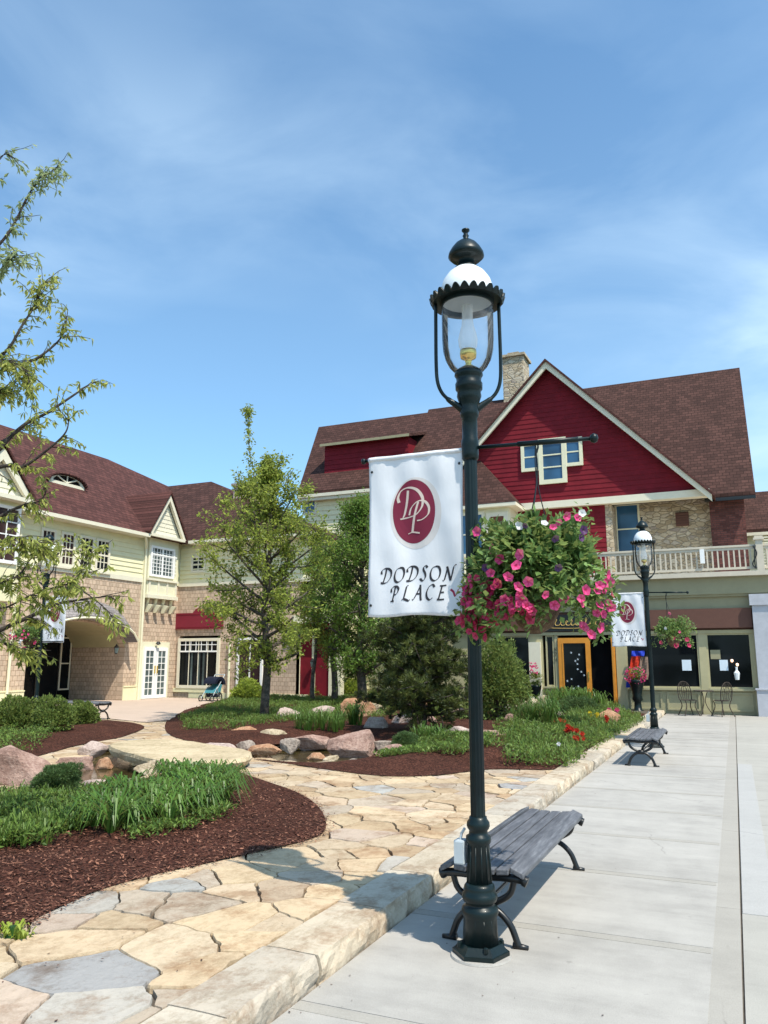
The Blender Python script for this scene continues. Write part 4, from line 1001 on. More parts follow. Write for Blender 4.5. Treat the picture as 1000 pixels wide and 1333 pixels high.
X=PY(915,728,RY)[0]; bm=bmesh.new(); facebox(rf,bm,X-.07,X+.06,ztop-.52,ztop-.08,.05,.12); obj('white_notice',bm,'white',balc)
bm=bmesh.new(); X=PY(982,730,RY)[0]
for s in (0,.06): tube(bm,catmull([(X+s,RY-.12,ztop-.05),(X+.08-s,RY-.14,ztop-.3),(X-.05+s,RY-.13,ztop-.6),(X+.04,RY-.12,ZD+.05)],6),.02,6)
obj('iron_bracket',bm,'black',balc)
bm=bmesh.new(); X=PY(1004,730,RY)[0]
for k in range(12): facebox(rf,bm,X-.25+k*.12,X-.215+k*.12,ZD,ztop,-.06,-.03); facebox(rf,bm,X-.25,X+1.2,ZD+.05+k*.085,ZD+.08+k*.085,-.028,-.0)
obj('lattice_panel',bm,'creamwhite',balc)
# ---- gable wall with clapboards
GY=29.8; gf=front(GY); ap=PY(713,474,GY); rr=PY(922,641,GY); tl=PY(668,659,GY); zt=rr[1]; zt=(zt+PY(790,650,GY)[1])/2
half=(ap[0]*-1+rr[0]); slope=(ap[1]-rr[1])/(rr[0]-ap[0])
XG0=ap[0]-(ap[1]-zt)/slope; XG1=rr[0]-.15
def gext(z):
    t=max(.001,(ap[1]-.12-z)/slope); return [(ap[0]-t,ap[0]+t)]
bm=bmesh.new(); laps(gf,bm,gext,zt+.10,ap[1]-.2,.19,.020); obj('gable_siding',bm,'red',shop)
bm=bmesh.new(); prism(bm,[(XG0,GY+.001,zt),(XG1,GY+.001,zt),(ap[0],GY+.001,ap[1]-.15)],(0,.25,0)); obj('gable_core',bm,'red',shop)
bm=bmesh.new(); facebox(gf,bm,XG0,rr[0]+.05,zt-.16,zt+.10,-.3,.12); obj('gable_base_trim',bm,'creamwhite',shop)
bm=bmesh.new(); xs1=PY(790,700,GY)[0]; facebox(gf,bm,XL,xs1,ZD,zt-.16,-.3,-.12); obj('lower_red_core',bm,'red',shop)
bm=bmesh.new(); laps(front(GY+.12),bm,lambda z:[(XL,xs1)],ZD,zt-.16,.19,.020); obj('lower_red_siding',bm,'red',shop)
# rake boards
bm=bmesh.new()
for s,xe in ((1,rr[0]+.12),(-1,ap[0]-(rr[0]+.12-ap[0]))):
    d=Vector((xe-ap[0],0,-(abs(xe-ap[0]))*slope)).normalized(); L=abs(xe-ap[0])*math.sqrt(1+slope*slope); nrm=Vector((-d.z,0,d.x))*s
    a=Vector((ap[0],GY-.42,ap[1]+.02)); 
    if nrm.z<0: nrm=-nrm
    w=.23/1
    prism(bm,[a-Vector((0,0,.02)),a+d*L,a+d*L-Vector((0,0,w*1.3)),a-Vector((0,0,w*1.45))],(0,.10 if s>0 else .098,0))
obj('rake_boards',bm,'creamwhite',shop)
# roofs
RYr=35.0; zr=(PY(765,503,RYr)[1]+PY(960,481,RYr)[1])/2; EY=30.3; ze=PY(960,641,EY)[1]
xrr=PY(963,480,RYr)[0]; xrl=PY(558,530,RYr)[0]
ms=(zr-ze)/(RYr-EY)
def slab(bm,pts,t=.14): prism(bm,[tuple(p) for p in pts],(0,0,-t))
bm=bmesh.new(); slab(bm,[(xrl,EY,ze),(xrr,EY,ze),(xrr,RYr,zr),(xrl,RYr,zr)]); slab(bm,[(xrl,RYr+.003,zr),(xrr,RYr+.003,zr),(xrr,RYr+5,zr-5*ms),(xrl,RYr+5,zr-5*ms)]); mr=obj('roof',bm,'roofX',shop); 
bm=bmesh.new(); zu=ap[1]+.06; yb=EY+(zu-ze)/ms
for s in (1,-1):
    xe=ap[0]+s*(rr[0]+.22-ap[0]); zee=zu-abs(xe-ap[0])*slope; ye=EY+max(0,(zee-ze)/ms)+.4
    slab(bm,[(ap[0]+s*.001,GY-.5,zu),(xe,GY-.5,zee),(xe,ye,zee),(ap[0]+s*.001,yb+.3,zu)],.10)
obj('gable_roof',bm,'roofY',shop)
# tall windows in the gable: one deeper sash between two small ones
for q,r_ in (((679,577,704,614),2),((734,570,759,607),2)):
    s0,s1,z0,z1=fr(*q,GY); window(shop,front(GY-.03),s0,s1,z0,z1,1,2,.13,.07,.05,'cream','glassb')
s0,s1,z0,z1=fr(702,571,738,630,GY); window(shop,front(GY-.035),s0,s1,z0,z1,1,3,.17,.08,.05,'cream','glassb')
# stone wall under the gable, with blue window, then brick
WY=31.1; wf=front(WY); xw0=PY(788,700,WY)[0]; xw1=PY(926,690,WY)[0]
bm=bmesh.new(); facebox(wf,bm,xw0-.5,xw1+.1,ZD,zt+.5,-.3,0); obj('stone_wall',bm,'stonewall',shop)
bm=bmesh.new(); facebox(gf,bm,xs1-.02,xs1+.22,ZD,zt-.16,-1.3,-.10); obj('stone_return',bm,'stonewall',shop)
s0,s1,z0,z1=fr(802,656,834,722,WY); window(shop,wf,s0,s1,z0,z1,1,2,.07,.06,.05,'cream','glassb')
s0,s1,z0,z1=fr(880,667,897,685,WY); bm=bmesh.new(); facebox(wf,bm,s0,s1,z0,z1,0,.08)
for k in range(5): facebox(wf,bm,s0+.02,s1-.02,z0+.05+k*(z1-z0)/5.5,z0+.09+k*(z1-z0)/5.5,.08,.11)
obj('wall_vent',bm,'brownawn',shop)
BYy=30.75; bf=front(BYy); bm=bmesh.new(); facebox(bf,bm,PY(926,690,BYy)[0],PY(972,690,BYy)[0],ZD,ze+.05,-4,0); obj('brick_wall',bm,'brick',shop)
bm=bmesh.new(); facebox(front(EY),bm,XG1,xrr,ze-.26,ze-.145,-.02,.04); obj('eave_gutter',bm,'black',shop)
# chimney
CY=34.6; s0,s1,z0,z1=fr(655,464,682,530,CY); bm=bmesh.new(); bx(bm,s0,s1,CY,CY+1.2,z0-3.5,z1); chm=obj('chimney',bm,'stonewall',shop)
bm=bmesh.new(); bx(bm,s0-.10,s1+.10,CY-.10,CY+1.3,z1,z1+.12); bx(bm,s0+.2,s1-.25,CY+.2,CY+.8,z1+.12,z1+.30); obj('chimney_cap',bm,'tanrock',chm)
# bay with little hip roof left of the gable wall
by=28.6; bf_=front(by); s0,s1,z0,z1=fr(596,600,672,657,by); zbe=PY(640,657,by)[1]; s1=PY(674,657,by)[0]; s0=s1-4.2
bm=bmesh.new(); facebox(bf_,bm,s0+.3,s1-.32,ZD,zbe,-1.4,0); bay=obj('bay',bm,'cream',shop)
bm=bmesh.new(); base=[(s0,by-.3,zbe),(s1,by-.3,zbe),(s1,GY,zbe),(s0,GY,zbe)]; 
tz=PY(628,600,GY)[1]; top=[(s0+1.2,GY-.05,tz),(s1-1.75,GY-.05,tz)]
v=[bm.verts.new(p) for p in base]+[bm.verts.new(p) for p in top]
bm.faces.new((v[0],v[1],v[5],v[4])); bm.faces.new((v[1],v[2],v[5])); bm.faces.new((v[0],v[4],v[3])); bm.faces.new((v[2],v[3],v[4],v[5])); bm.faces.new((v[3],v[2],v[1],v[0]))
obj('bay_roof',bm,'roofX',bay); bm=bmesh.new(); facebox(bf_,bm,s0,s1,zbe-.14,zbe-.01,-1.1,.29); obj('bay_eave',bm,'creamwhite',bay)
a0,a1,b0,b1=fr(634,667,662,706,by); window(bay,bf_,a0,a1,b0-.25,b1,1,1,.16,.06,.04,'creamwhite','blind'); a0,a1,b0,b1=fr(598,667,632,725,by); window(bay,bf_,a0,a1,b0,b1,1,2,.12,.06,.04,'creamwhite','glassb')
# ---- left wing of the shop house: cream clapboard, shed dormer
LYw=30.2; lf=front(LYw); X0=PY(389,640,30)[0]; X1=XG0+1.5; zel=PY(440,636,29.9)[1]; yrl=33.2; zrl=(PY(415,553,yrl)[1]+PY(556,540,yrl)[1])/2; xl0=PY(415,553,yrl)[0]
bm=bmesh.new(); facebox(lf,bm,X0+.25,X1,0,zel+.1,-6,-.001); obj('wing_core',bm,'siding',shop)
bm=bmesh.new(); laps(lf,bm,lambda z:[(X0+.25,X1)],0,zel-.1,.22,.03); obj('wing_siding',bm,'siding',shop)
bm=bmesh.new(); slab(bm,[(X0,29.9,zel),(X1+3,29.9,zel),(X1+3,yrl,zrl),(xl0,yrl,zrl)]); slab(bm,[(X0,yrl+.003,zrl),(X1+3,yrl+.003,zrl),(X1+3,yrl+3,zel),(X0,yrl+3,zel)]); obj('wing_roof',bm,'roofX',shop)
bm=bmesh.new(); facebox(front(29.9),bm,X0,X1,zel-.28,zel-.142,-.10,.06); facebox(front(29.9),bm,X0,X1,zel-.42,zel-.28,-.32,-.02); obj('wing_eave',bm,'creamwhite',shop)
msl=(zrl-zel)/(yrl-29.9); dy=30.7; a0,a1,b0,b1=fr(423,577,532,609,dy); zdt=PY(470,575,dy)[1]; zdb=zel+(dy-29.9)*msl-.1
bm=bmesh.new(); bx(bm,a0,a1,dy,dy+2.2,zdb,zdt); dm=obj('shed_dormer',bm,'red',shop)
bm=bmesh.new(); laps(front(dy),bm,lambda z:[(a0,a1)],zdb,zdt-.1,.22,.025); obj('dormer_siding',bm,'red',dm)
bm=bmesh.new(); yb2=dy+2.1; slab(bm,[(a0-.1,dy-.3,zdt+.02),(a1+.15,dy-.3,zdt+.02),(a1+.35,yb2,zdt+.75),(a0+.3,yb2,zdt+.75)],.12); obj('dormer_roof',bm,'roofX',dm)
bm=bmesh.new(); facebox(front(dy-.3),bm,a0-.1,a1+.15,zdt-.10,zdt+.015,-.02,.03); obj('dormer_fascia',bm,'khaki',dm)
a0,a1,b0,b1=fr(398,643,413,658,LYw); window(shop,lf,a0-.1,a1,b0-.4,b1,1,1,.1,.06,.04,'creamwhite','glassb')
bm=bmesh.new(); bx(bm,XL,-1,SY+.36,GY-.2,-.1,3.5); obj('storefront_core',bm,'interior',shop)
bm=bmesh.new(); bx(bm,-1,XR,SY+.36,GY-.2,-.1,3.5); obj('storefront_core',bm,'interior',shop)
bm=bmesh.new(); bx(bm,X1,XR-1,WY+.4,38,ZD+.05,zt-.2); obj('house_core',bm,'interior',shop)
# neighbour further right
nb_=thing('neighbour_house','low brown-roofed house with cream wall just inside the right edge behind the balcony','building',(5,35,0))
NY=34.0; zne=PY(990,690,NY)[1]; znr=PY(990,640,NY+3)[1]; nx0=PY(974,690,NY)[0]
bm=bmesh.new(); laps(front(NY),bm,lambda z:[(nx0-1,nx0+14)],3,zne,.22,.03); facebox(front(NY),bm,nx0-1,nx0+14,0,zne,-5,-.001); obj('wall',bm,'siding',nb_)
bm=bmesh.new(); slab(bm,[(nx0-1.4,NY-.4,zne),(nx0+14,NY-.4,zne),(nx0+14,NY+3,znr),(nx0-1.4,NY+3,znr)]); slab(bm,[(nx0-1.4,NY+3.003,znr),(nx0+14,NY+3.003,znr),(nx0+14,NY+6,zne),(nx0-1.4,NY+6,zne)]); obj('roof',bm,'roofX',nb_)
bm=bmesh.new(); facebox(front(NY-.4),bm,nx0-1.4,nx0+14,zne-.26,zne-.142,-.1,.03); obj('eave',bm,'creamwhite',nb_)
bm=bmesh.new(); bx(bm,XR+3.0,9,SY-.05,SY+.3,0,ZC); tag(obj('grey_wall',bm,'greyst'),'grey stone wall continuing past the right edge beside the pillar','wall')
# ================================================================ LEFT BUILDING: shingled L-shaped shop building
AX=-21.1; YB=24.5; YC=PX(229,850,AX)[0]; SA=side(AX); FC=front(YC)
lb=thing('shingled_shop_building','two-storey shop building with tan shingles, pale yellow siding and a brown hipped roof','building',(AX,20,ZG))
def sr(x0,y0,x1,y1,X=AX):
    xm,ym=(x0+x1)/2,(y0+y1)/2; return PX(x0,ym,X)[0],PX(x1,ym,X)[0],PX(xm,y1,X)[1],PX(xm,y0,X)[1]
def ray_plane(x,y,p,n):
    d=Vector(ray(x,y)); o=Vector((0,0,H)); t=(Vector(p)-o).dot(n)/d.dot(n); return o+d*t
zE=6.45; zS=4.68; YN=7.0
yj0=PX(33,870,AX)[0]; yj1=PX(161,870,AX)[0]
# lower shingles with an arched opening cut by building the wall in strips
bm=bmesh.new()
def wallbox(bm,a,b,z0,z1,d0=-.25,d1=0.0): facebox(SA,bm,a,b,z0,z1,d0,d1)
wallbox(bm,YN,yj0,ZG-.2,zS); wallbox(bm,yj1,YB,ZG-.2,zS)
n=14; yc=(yj0+yj1)/2; hw=(yj1-yj0)/2; zsp=2.10; zcr=2.98
for i in range(n):
    a=yj0+(yj1-yj0)*i/n; b=yj0+(yj1-yj0)*(i+1)/n
    za=zsp+(zcr-zsp)*math.sqrt(max(0,1-((a-yc)/hw)**2)); zb=zsp+(zcr-zsp)*math.sqrt(max(0,1-((b-yc)/hw)**2))
    prism(bm,[(AX,a,za),(AX,b,zb),(AX,b,zS),(AX,a,zS)],(-.25,0,0))
obj('lower_wall',bm,'shY',lb)
bm=bmesh.new(); facebox(SA,bm,YB,YC,ZG-.2,zS,-.25,-.03); obj('inner_corner_wall',bm,'shY',lb)
# recess: soffit, side wall, back wall with dark glazing
xb=PY(92,870,yj1)[0]; dep=AX-xb
bm=bmesh.new()
for i in range(n):
    a=yj0+(yj1-yj0)*i/n; b=yj0+(yj1-yj0)*(i+1)/n
    za=zsp+(zcr-zsp)*math.sqrt(max(0,1-((a-yc)/hw)**2)); zb=zsp+(zcr-zsp)*math.sqrt(max(0,1-((b-yc)/hw)**2))
    prism(bm,[(AX-.26,a,za+.001),(AX-.26,b,zb+.001),(AX-.26,b,zb+.1),(AX-.26,a,za+.1)],(-dep,0,0))
obj('recess_soffit',bm,'front',lb)  # soffit in the darkened cream: shade of the recess is painted in
bm=bmesh.new(); bx(bm,AX-.25-dep,AX-.252,yj1,yj1+.3,ZG,3.1); obj('recess_side_wall',bm,'shX',lb)
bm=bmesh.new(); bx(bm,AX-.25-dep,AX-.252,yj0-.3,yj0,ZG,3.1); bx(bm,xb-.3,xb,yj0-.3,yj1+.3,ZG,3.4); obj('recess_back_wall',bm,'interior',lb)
for q in ((76,830,90,898),(48,835,75,912),(30,835,47,912)):
    a=PX(q[0],870,xb)[0]; b=PX(q[2],870,xb)[0]; z0=PX(q[2],q[3],xb)[1]
    window(lb,side(xb+.005),a,b,max(ZG+.02,z0),2.5,1,2 if q[0]==76 else 1,.06,.06,.05,'creamwhite' if q[0]==76 else 'black','glass','display_window')
# curved canopy roof of grey shingles over the arch
def canopy(bm,r0,r1,z_,z1_,x0,x1):
    m=20; pv=None
    for i in range(m+1):
        t=-1+2*i/m; y=yc+hw*1.02*t; k=math.sqrt(max(0,1-t*t*.98)); za=z_+(z1_-z_)*k
        cur=[bm.verts.new((x0,y,za+.62)),bm.verts.new((x1,y,za+.02)),bm.verts.new((x1,y,za-.10)),bm.verts.new((x0,y,za-.10))]
        if pv:
            for j in range(4): bm.faces.new((pv[j],cur[j],cur[(j+1)%4],pv[(j+1)%4]))
        pv=cur
bm=bmesh.new(); canopy(bm,0,0,zsp+.15,zcr+.16,AX+.003,AX+.55); obj('arched_canopy',bm,'shgrey',lb)
bm=bmesh.new(); pts=[]
for i in range(21):
    t=-1+2*i/20; y=yc+hw*1.03*t; k=math.sqrt(max(0,1-t*t*.98)); pts.append((AX+.55,y,zsp+.10+(zcr-zsp)*k))
tube(bm,pts,.045,6); obj('canopy_fascia',bm,'cream',lb)
# upper siding of the wing and of the inner corner
bm=bmesh.new(); facebox(SA,bm,YN,YC,zS,zE,-.25,-.001); obj('upper_wall',bm,'siding',lb)
bm=bmesh.new(); laps(SA,bm,lambda z:[(YN,YB)],zS+.12,zE-.1,.18,.030); obj('upper_siding',bm,'siding',lb)
bm=bmesh.new(); facebox(SA,bm,YN,YB,zS-.06,zS+.12,.0,.05); obj('belt_course',bm,'creamwhite',lb)
for a_,b_ in ((yj1,YB-.16),(YN,yj0)):
    bm=bmesh.new(); facebox(SA,bm,a_,b_,ZG,.62,.0,.035); facebox(SA,bm,a_,b_,.62,.66,.0,.06); obj('base_panel',bm,'siding',lb)
bm=bmesh.new(); facebox(SA,bm,YB-.16,YB-.02,ZG,zE,.0,.045); obj('corner_board',bm,'cream',lb)
for (a,b) in ((52,69),(79,95),(103,120),(125,141)):
    s0,s1,_,_=sr(a,715,b,716); window(lb,SA,s0-.05,s1+.05,4.82,6.02,3,4,.09,.07,.03,'creamwhite','glassr' if a<80 else 'glass',sash=2)
bm=bmesh.new(); s0,s1,_,_=sr(52,715,141,716); facebox(SA,bm,s0-.1,s1+.1,4.74,4.82,.0,.11); obj('window_sill',bm,'creamwhite',lb)
# downpipes
def pipe(pts,name='downpipe',mat='cream'):
    bm=bmesh.new(); tube(bm,pts,.05,8); return obj(name,bm,mat,lb)
pipe([(AX+.42,YB-.55,zE-.05),(AX+.30,YB-.35,zE-.25),(AX+.1,YB-.10,zE-.5),(AX+.09,YB-.08,ZG)])
yd=PX(12,840,AX)[0]; pipe([(AX+.08,yd,zE-.1),(AX+.08,yd,ZG)])
# wall lantern
def wall_lantern(P0,parent,nm='wall_lantern'):
    bm=bmesh.new(); x,y,z=P0; lathe(bm,[(z-.16,.02),(z-.13,.05),(z+.08,.085),(z+.10,.10),(z+.17,.03),(z+.22,.01)],(x,y),8); w=obj(nm,bm,'black',parent)
    bm=bmesh.new(); lathe(bm,[(z-.12,.056),(z+.07,.089)],(x,y),8,False); obj('lantern_glass',bm,'glassl',w); return w
p=PX(148,846,AX); wall_lantern((AX+.13,p[0],p[1]),lb)
# ---- projecting corner bay with gablet
xp=PY(193,740,YB)[0]; pr_=xp-AX; SB=side(xp); zb0=PX(210,778,xp)[1]; zb1=zE+.02; YB2=YC-.35
bm=bmesh.new(); bx(bm,AX-.01,xp,YB,YB2,zb0+.0,zb1); bay=obj('corner_bay',bm,'cream',lb)
s0,s1,z0,z1=sr(195,700,226,757,xp); z1=6.12; z0=PX(210,752,xp)[1]
window(bay,SB,s0,min(s1,YB2-.06),z0,z1,2,1,.09,.07,.09,'white','glassl')
bm=bmesh.new(); facebox(SB,bm,s0+.1,YB2-.16,z0+(z1-z0)*.70,z0+(z1-z0)*.70+.06,.035,.066); w=(YB2-.06-s0-.2)/8
for k in range(8): facebox(SB,bm,s0+.1+w*k+w*.5-.012,s0+.1+w*k+w*.5+.012,z0+.1,z1-.1,.035,.052)
for k in range(1,7): facebox(SB,bm,s0+.1,YB2-.16,z0+.1+(z1-z0-.2)*k/7-.012,z0+.1+(z1-z0-.2)*k/7+.012,.035,.050)
obj('muntins',bm,'white',bay)
bm=bmesh.new(); facebox(SB,bm,YB-.05,YB2,z0-.16,z0-.08,.0,.09); facebox(SB,bm,YB-.05,YB2,zb0-.06,zb0+.08,-.9,.09)
for k in range(4): a=YB+.05+k*(YB2-YB-.2)/3; facebox(SB,bm,a,a+.10,zb0+.08,z0-.16,.0,.04)
obj('bay_trim',bm,'creamwhite',bay)
for k in range(4):
    bm=bmesh.new(); y=YB+.15+k*(YB2-YB-.4)/3; c=[(AX,zb0-.07),(xp-.05,zb0-.07),(xp-.12,zb0-.28),(AX+.35,zb0-.34),(AX+.12,zb0-.62),(AX,zb0-.62)]
    prism(bm,[(a,y,z) for a,z in c],(0,.12,0)); obj('bracket',bm,'cream',bay)
# gablet roof over the bay
xg=xp+.35; ap2=PX(218,643,xg); e0=PX(180,684,xg); e1=PX(240,703,xg); g0,g1=PX(197,690,xg)[0],PX(241,701,xg)[0]; ze2=zE+.12; gm=(g0+g1)/2; zap=ap2[1]; 
bm=bmesh.new(); laps(side(xg-.20),bm,lambda z:[(gm-max(.01,(g1-gm)*(zap-.2-z)/(zap-ze2)),gm+max(.01,(g1-gm)*(zap-.2-z)/(zap-ze2)))],ze2,zap-.25,.17,.02)
prism(bm,[(xg-.201,g0+.05,ze2),(xg-.201,g1-.05,ze2),(xg-.201,gm,zap-.12)],(-.8,0,0)); obj('gablet_face',bm,'creamwhite',bay)
bm=bmesh.new()
for s in (-1,1):
    e=g0-.05 if s<0 else g1+.05
    prism(bm,[(xg,e,ze2-.02),(xg,gm+.002*s,zap),(xg,gm+.002*s,zap-.26),(xg,e-s*.16,ze2-.02)],(-.12,0,0))
obj('gablet_rake_boards',bm,'creamwhite',bay)
bm=bmesh.new()
for s in (-1,1):
    e=(g0-.10) if s<0 else (g1+.10)
    prism(bm,[(xg+.06,e,ze2-.05),(xg+.06,gm+.001*s,zap+.06),(xg+.06,gm+.001*s,zap+.14),(xg+.06,e+s*.06,ze2+.02)],(-4.2,0,0))
obj('gablet_roof',bm,'roofY',bay)
bm=bmesh.new(); bx(bm,AX-.1,xg+.03,YB-.35,g1+.1,ze2-.14,ze2-.03); obj('bay_eave',bm,'creamwhite',bay)
# glazed double door under the bay
s0,s1,z0,z1=sr(184,843,215,910,AX); 
bm=bmesh.new(); facebox(SA,bm,s0-.16,s1+.16,ZG,z1+.22,-.02,.03); obj('door_surround',bm,'cream',lb)
m=(s0+s1)/2
for a,b in ((s0,m-.01),(m+.01,s1)):
    d_=window(lb,side(AX+.03),a,b,ZG+.03,z1,2,7,.13,.06,.03,'white','glassl','glazed_door')
    bm=bmesh.new(); e=b-.08 if a==s0 else a+.05; facebox(side(AX+.09),bm,e,e+.03,1.1,1.4,0,.05); obj('handle',bm,'brass',d_)
bm=bmesh.new(); lathe(bm,[(z1+.10,.03),(z1+.14,.10),(z1+.24,.05)],(AX+.16,m),10); obj('door_lamp',bm,'black',lb)
# ---- left projecting bay with big gable
lx=AX+.7; yl1=PX(38,650,lx)[0]; yl0=yl1-3.6; SL=side(lx)
bm=bmesh.new(); bx(bm,AX-.01,lx,yl0,yl1-.25,3.4,zE+.1); bay2=obj('left_bay',bm,'siding',lb)
w1=PX(19,700,lx)[0]; 
window(bay2,SL,w1-2.4,w1+.12,4.55,6.35,6,4,.10,.07,.035,'white','glassr')
xg=lx+.4; apy,apz=PX(6,583,xg); ey,ez=PX(41,646,xg); ez=zE+.2
bm=bmesh.new(); laps(side(xg-.2),bm,lambda z:[(apy-max(.01,(ey-apy)*(apz-.1-z)/(apz-ez)),apy+max(.01,(ey-apy)*(apz-.1-z)/(apz-ez)))],ez,apz-.2,.18,.025); prism(bm,[(xg-.201,2*apy-ey,ez),(xg-.201,ey,ez),(xg-.201,apy,apz-.1)],(-1.0,0,0)); obj('gable_face',bm,'creamwhite',bay2)
bm=bmesh.new()
for s in (-1,1):
    e=2*apy-ey-.05 if s<0 else ey+.05
    prism(bm,[(xg,e,ez-.02),(xg,apy+.002*s,apz),(xg,apy+.002*s,apz-.36),(xg,e-s*.24,ez-.02)],(-.12,0,0))
bx(bm,AX-.1,xg+.02,2*apy-ey,ey+.1,ez-.16,ez-.03); obj('gable_trim',bm,'creamwhite',bay2)
bm=bmesh.new()
for s in (-1,1):
    e=(2*apy-ey-.10) if s<0 else (ey+.10)
    prism(bm,[(xg+.06,e,ez-.05),(xg+.06,apy+.001*s,apz+.08),(xg+.06,apy+.001*s,apz+.16),(xg+.06,e+s*.06,ez+.02)],(-5,0,0))
obj('gable_roof',bm,'roofY',bay2)
# ---- main roof: wing (facing +X) and cross wing (facing -Y)
RX=AX-4.6; ex=AX+.42
rn=PX(0,552,RX); re=PX(140,598,RX); zR=(rn[1]+re[1])/2
nrm=Vector((zR-zE-.05,0,RX-ex)).normalized(); nrm=Vector((-(zR-zE-.05),0,(RX-ex)))  # plane through the eave and ridge lines (along Y)
pk=ray_plane(190,636,(ex,0,zE+.05),nrm)
cx_=PY(190,636,YC+3.6); c2_=PY(275,627,YC+3.6); zC=(cx_[1]+c2_[1])/2
# small hip: the ridge of the wing ends at re, falls to the ridge of the cross wing
YR2=YC+3.6; eC=YC-.42
# where the cross ridge (height zC) meets the wing plane
tt=(zC-zE-.05)/(zR-zE-.05); xk=ex+(RX-ex)*tt
bm=bmesh.new()
pA=[(ex,YN,zE+.05),(ex,eC,zE+.05),(xk,YR2,zC),(RX,re[0],zR),(RX,YN,zR)]
prism(bm,pA[:],(0,0,-.13)); obj('wing_roof',bm,'roofY',lb)
bm=bmesh.new(); prism(bm,[(RX,re[0],zR),(xk,YR2+.001,zC),(RX-5,YR2+1,zC)],(0,0,-.1)); prism(bm,[(RX-.002,YN,zR),(RX-.002,re[0],zR),(RX-5.5,re[0]+3,zE),(RX-5.5,YN,zE)],(0,0,-.1)); obj('rear_roof',bm,'roofX',lb)
Xce=PY(405,700,YC)[0]; xh=c2_[0]
bm=bmesh.new(); prism(bm,[(ex-.1,eC,zE+.045),(Xce+.5,eC,zE+.045),(xh,YR2,zC),(xk,YR2,zC)],(0,0,-.13)); prism(bm,[(Xce+.503,eC,zE+.045),(Xce+.503,YR2+4,zE+.045),(xh+.003,YR2,zC)],(0,0,-.13)); prism(bm,[(xk,YR2+.003,zC),(xh,YR2+.003,zC),(Xce+.5,YR2+4,zE+.04),(xk-2,YR2+4,zE+.04)],(0,0,-.13)); obj('cross_wing_roof',bm,'roofX',lb)
bm=bmesh.new(); facebox(SA,bm,YN,YB-.4,zE-.10,zE-.085+.0,-.02,.42); facebox(SA,bm,YN,YB-.36,zE-.09,zE+.04,.40,.50); facebox(FC,bm,AX+.75,Xce+.5,zE-.09,zE+.035,.40,.50); facebox(FC,bm,AX+.75,Xce+.5,zE-.10,zE-.088,-.02,.40); obj('gutter',bm,'creamwhite',lb)
# eyebrow dormer
dxp=ex-1.9; p0=PX(62,640,dxp); p1=PX(108,652,dxp); zb=zE+.05+(zR-zE)*(ex-dxp)/(ex-RX); pc=PX(82,618,dxp)
ya,yb_=p0[0],p1[0]; ym=(ya+yb_)/2; hh=(pc[1]-zb)*.98
def arch(r,off=0,base=0): return [(dxp+off,ym+(yb_-ya)/2*r*math.cos(math.pi*k/16),zb+base+hh*r*math.sin(math.pi*k/16)) for k in range(17)]
bm=bmesh.new(); a=arch(1.0,.02); b=arch(.78,.02,.07)
for i in range(16): prism(bm,[a[i],a[i+1],b[i+1],b[i]],(-.1,0,0))
bx(bm,dxp-.08,dxp+.03,ya,yb_,zb-.08,zb+.07)
for k in (4,8,12): tube(bm,[(dxp,ym,zb+.08),b[k]],.03,5)
ed=obj('eyebrow_dormer',bm,'creamwhite',lb)
bm=bmesh.new(); prism(bm,[(p[0]-.02,p[1],p[2]) for p in arch(.8,0,.05)],(-.03,0,0)); obj('pane',bm,'glass',ed)
bm=bmesh.new(); a=arch(1.06,.14); t_=[(dxp-1.5,p[1]*.0+ym+(p[1]-ym)*.75,max(p[2]*.0+zb+ (p[2]-zb)*.80,zb)) for p in a]
for i in range(16):
    f=[bm.verts.new(q) for q in (a[i],a[i+1],t_[i+1],t_[i])]; bm.faces.new(f)
o=obj('eyebrow_roof',bm,'roofY',ed,True); o.modifiers.new('s','SOLIDIFY').thickness=.07
# ---- cross wing front (facing -Y)
cr=lambda *q: fr(*q,YC)
bm=bmesh.new(); xs0,xs1,_,_=cr(235,860,283,861); xt0,xt1,_,_=cr(312,860,340,861)
facebox(FC,bm,AX-.2,xs0-.1,ZG-.2,zS,-.25,0); facebox(FC,bm,xs1+.1,xt0-.1,ZG-.2,zS,-.25,0); facebox(FC,bm,xt1+.1,PY(390,860,YC)[0],ZG-.2,zS,-.25,0); facebox(FC,bm,xs0-.1,xs1+.1,2.6,zS,-.25,0); facebox(FC,bm,xt0-.1,xt1+.1,2.6,zS,-.25,0); facebox(FC,bm,xs0-.1,xs1+.1,ZG-.2,.5,-.25,0); facebox(FC,bm,xt0-.1,xt1+.1,ZG-.2,.3,-.25,0)
obj('cross_wing_lower_wall',bm,'shX',lb)
bm=bmesh.new(); facebox(FC,bm,AX,Xce+.1,zS,zE,-.25,-.002); obj('cross_wing_upper_wall',bm,'siding',lb)
bm=bmesh.new(); laps(FC,bm,lambda z:[(AX+.02,Xce+.1)],zS+.1,zE-.1,.18,.045); obj('cross_wing_siding',bm,'siding',lb)
bm=bmesh.new(); facebox(FC,bm,AX,Xce+.1,zS-.05,zS+.1,0,.05); obj('belt_course',bm,'creamwhite',lb); bm=bmesh.new(); facebox(FC,bm,xs0-.3,xs1+.3,.34,.5,0,.05); facebox(FC,bm,AX+.75,Xce,ZG,.34,0,.03); obj('base_panel',bm,'siding',lb)
z1=2.5; z0=PY(255,896,YC)[1]
w=window(lb,FC,xs0-.12,xs1+.12,z0,z1,4,1,.12,.07,.03,'creamwhite','glass','display_window'); bm=bmesh.new(); facebox(FC,bm,xs0,xs1,z0+(z1-z0)*.72,z0+(z1-z0)*.72+.06,.035,.075)
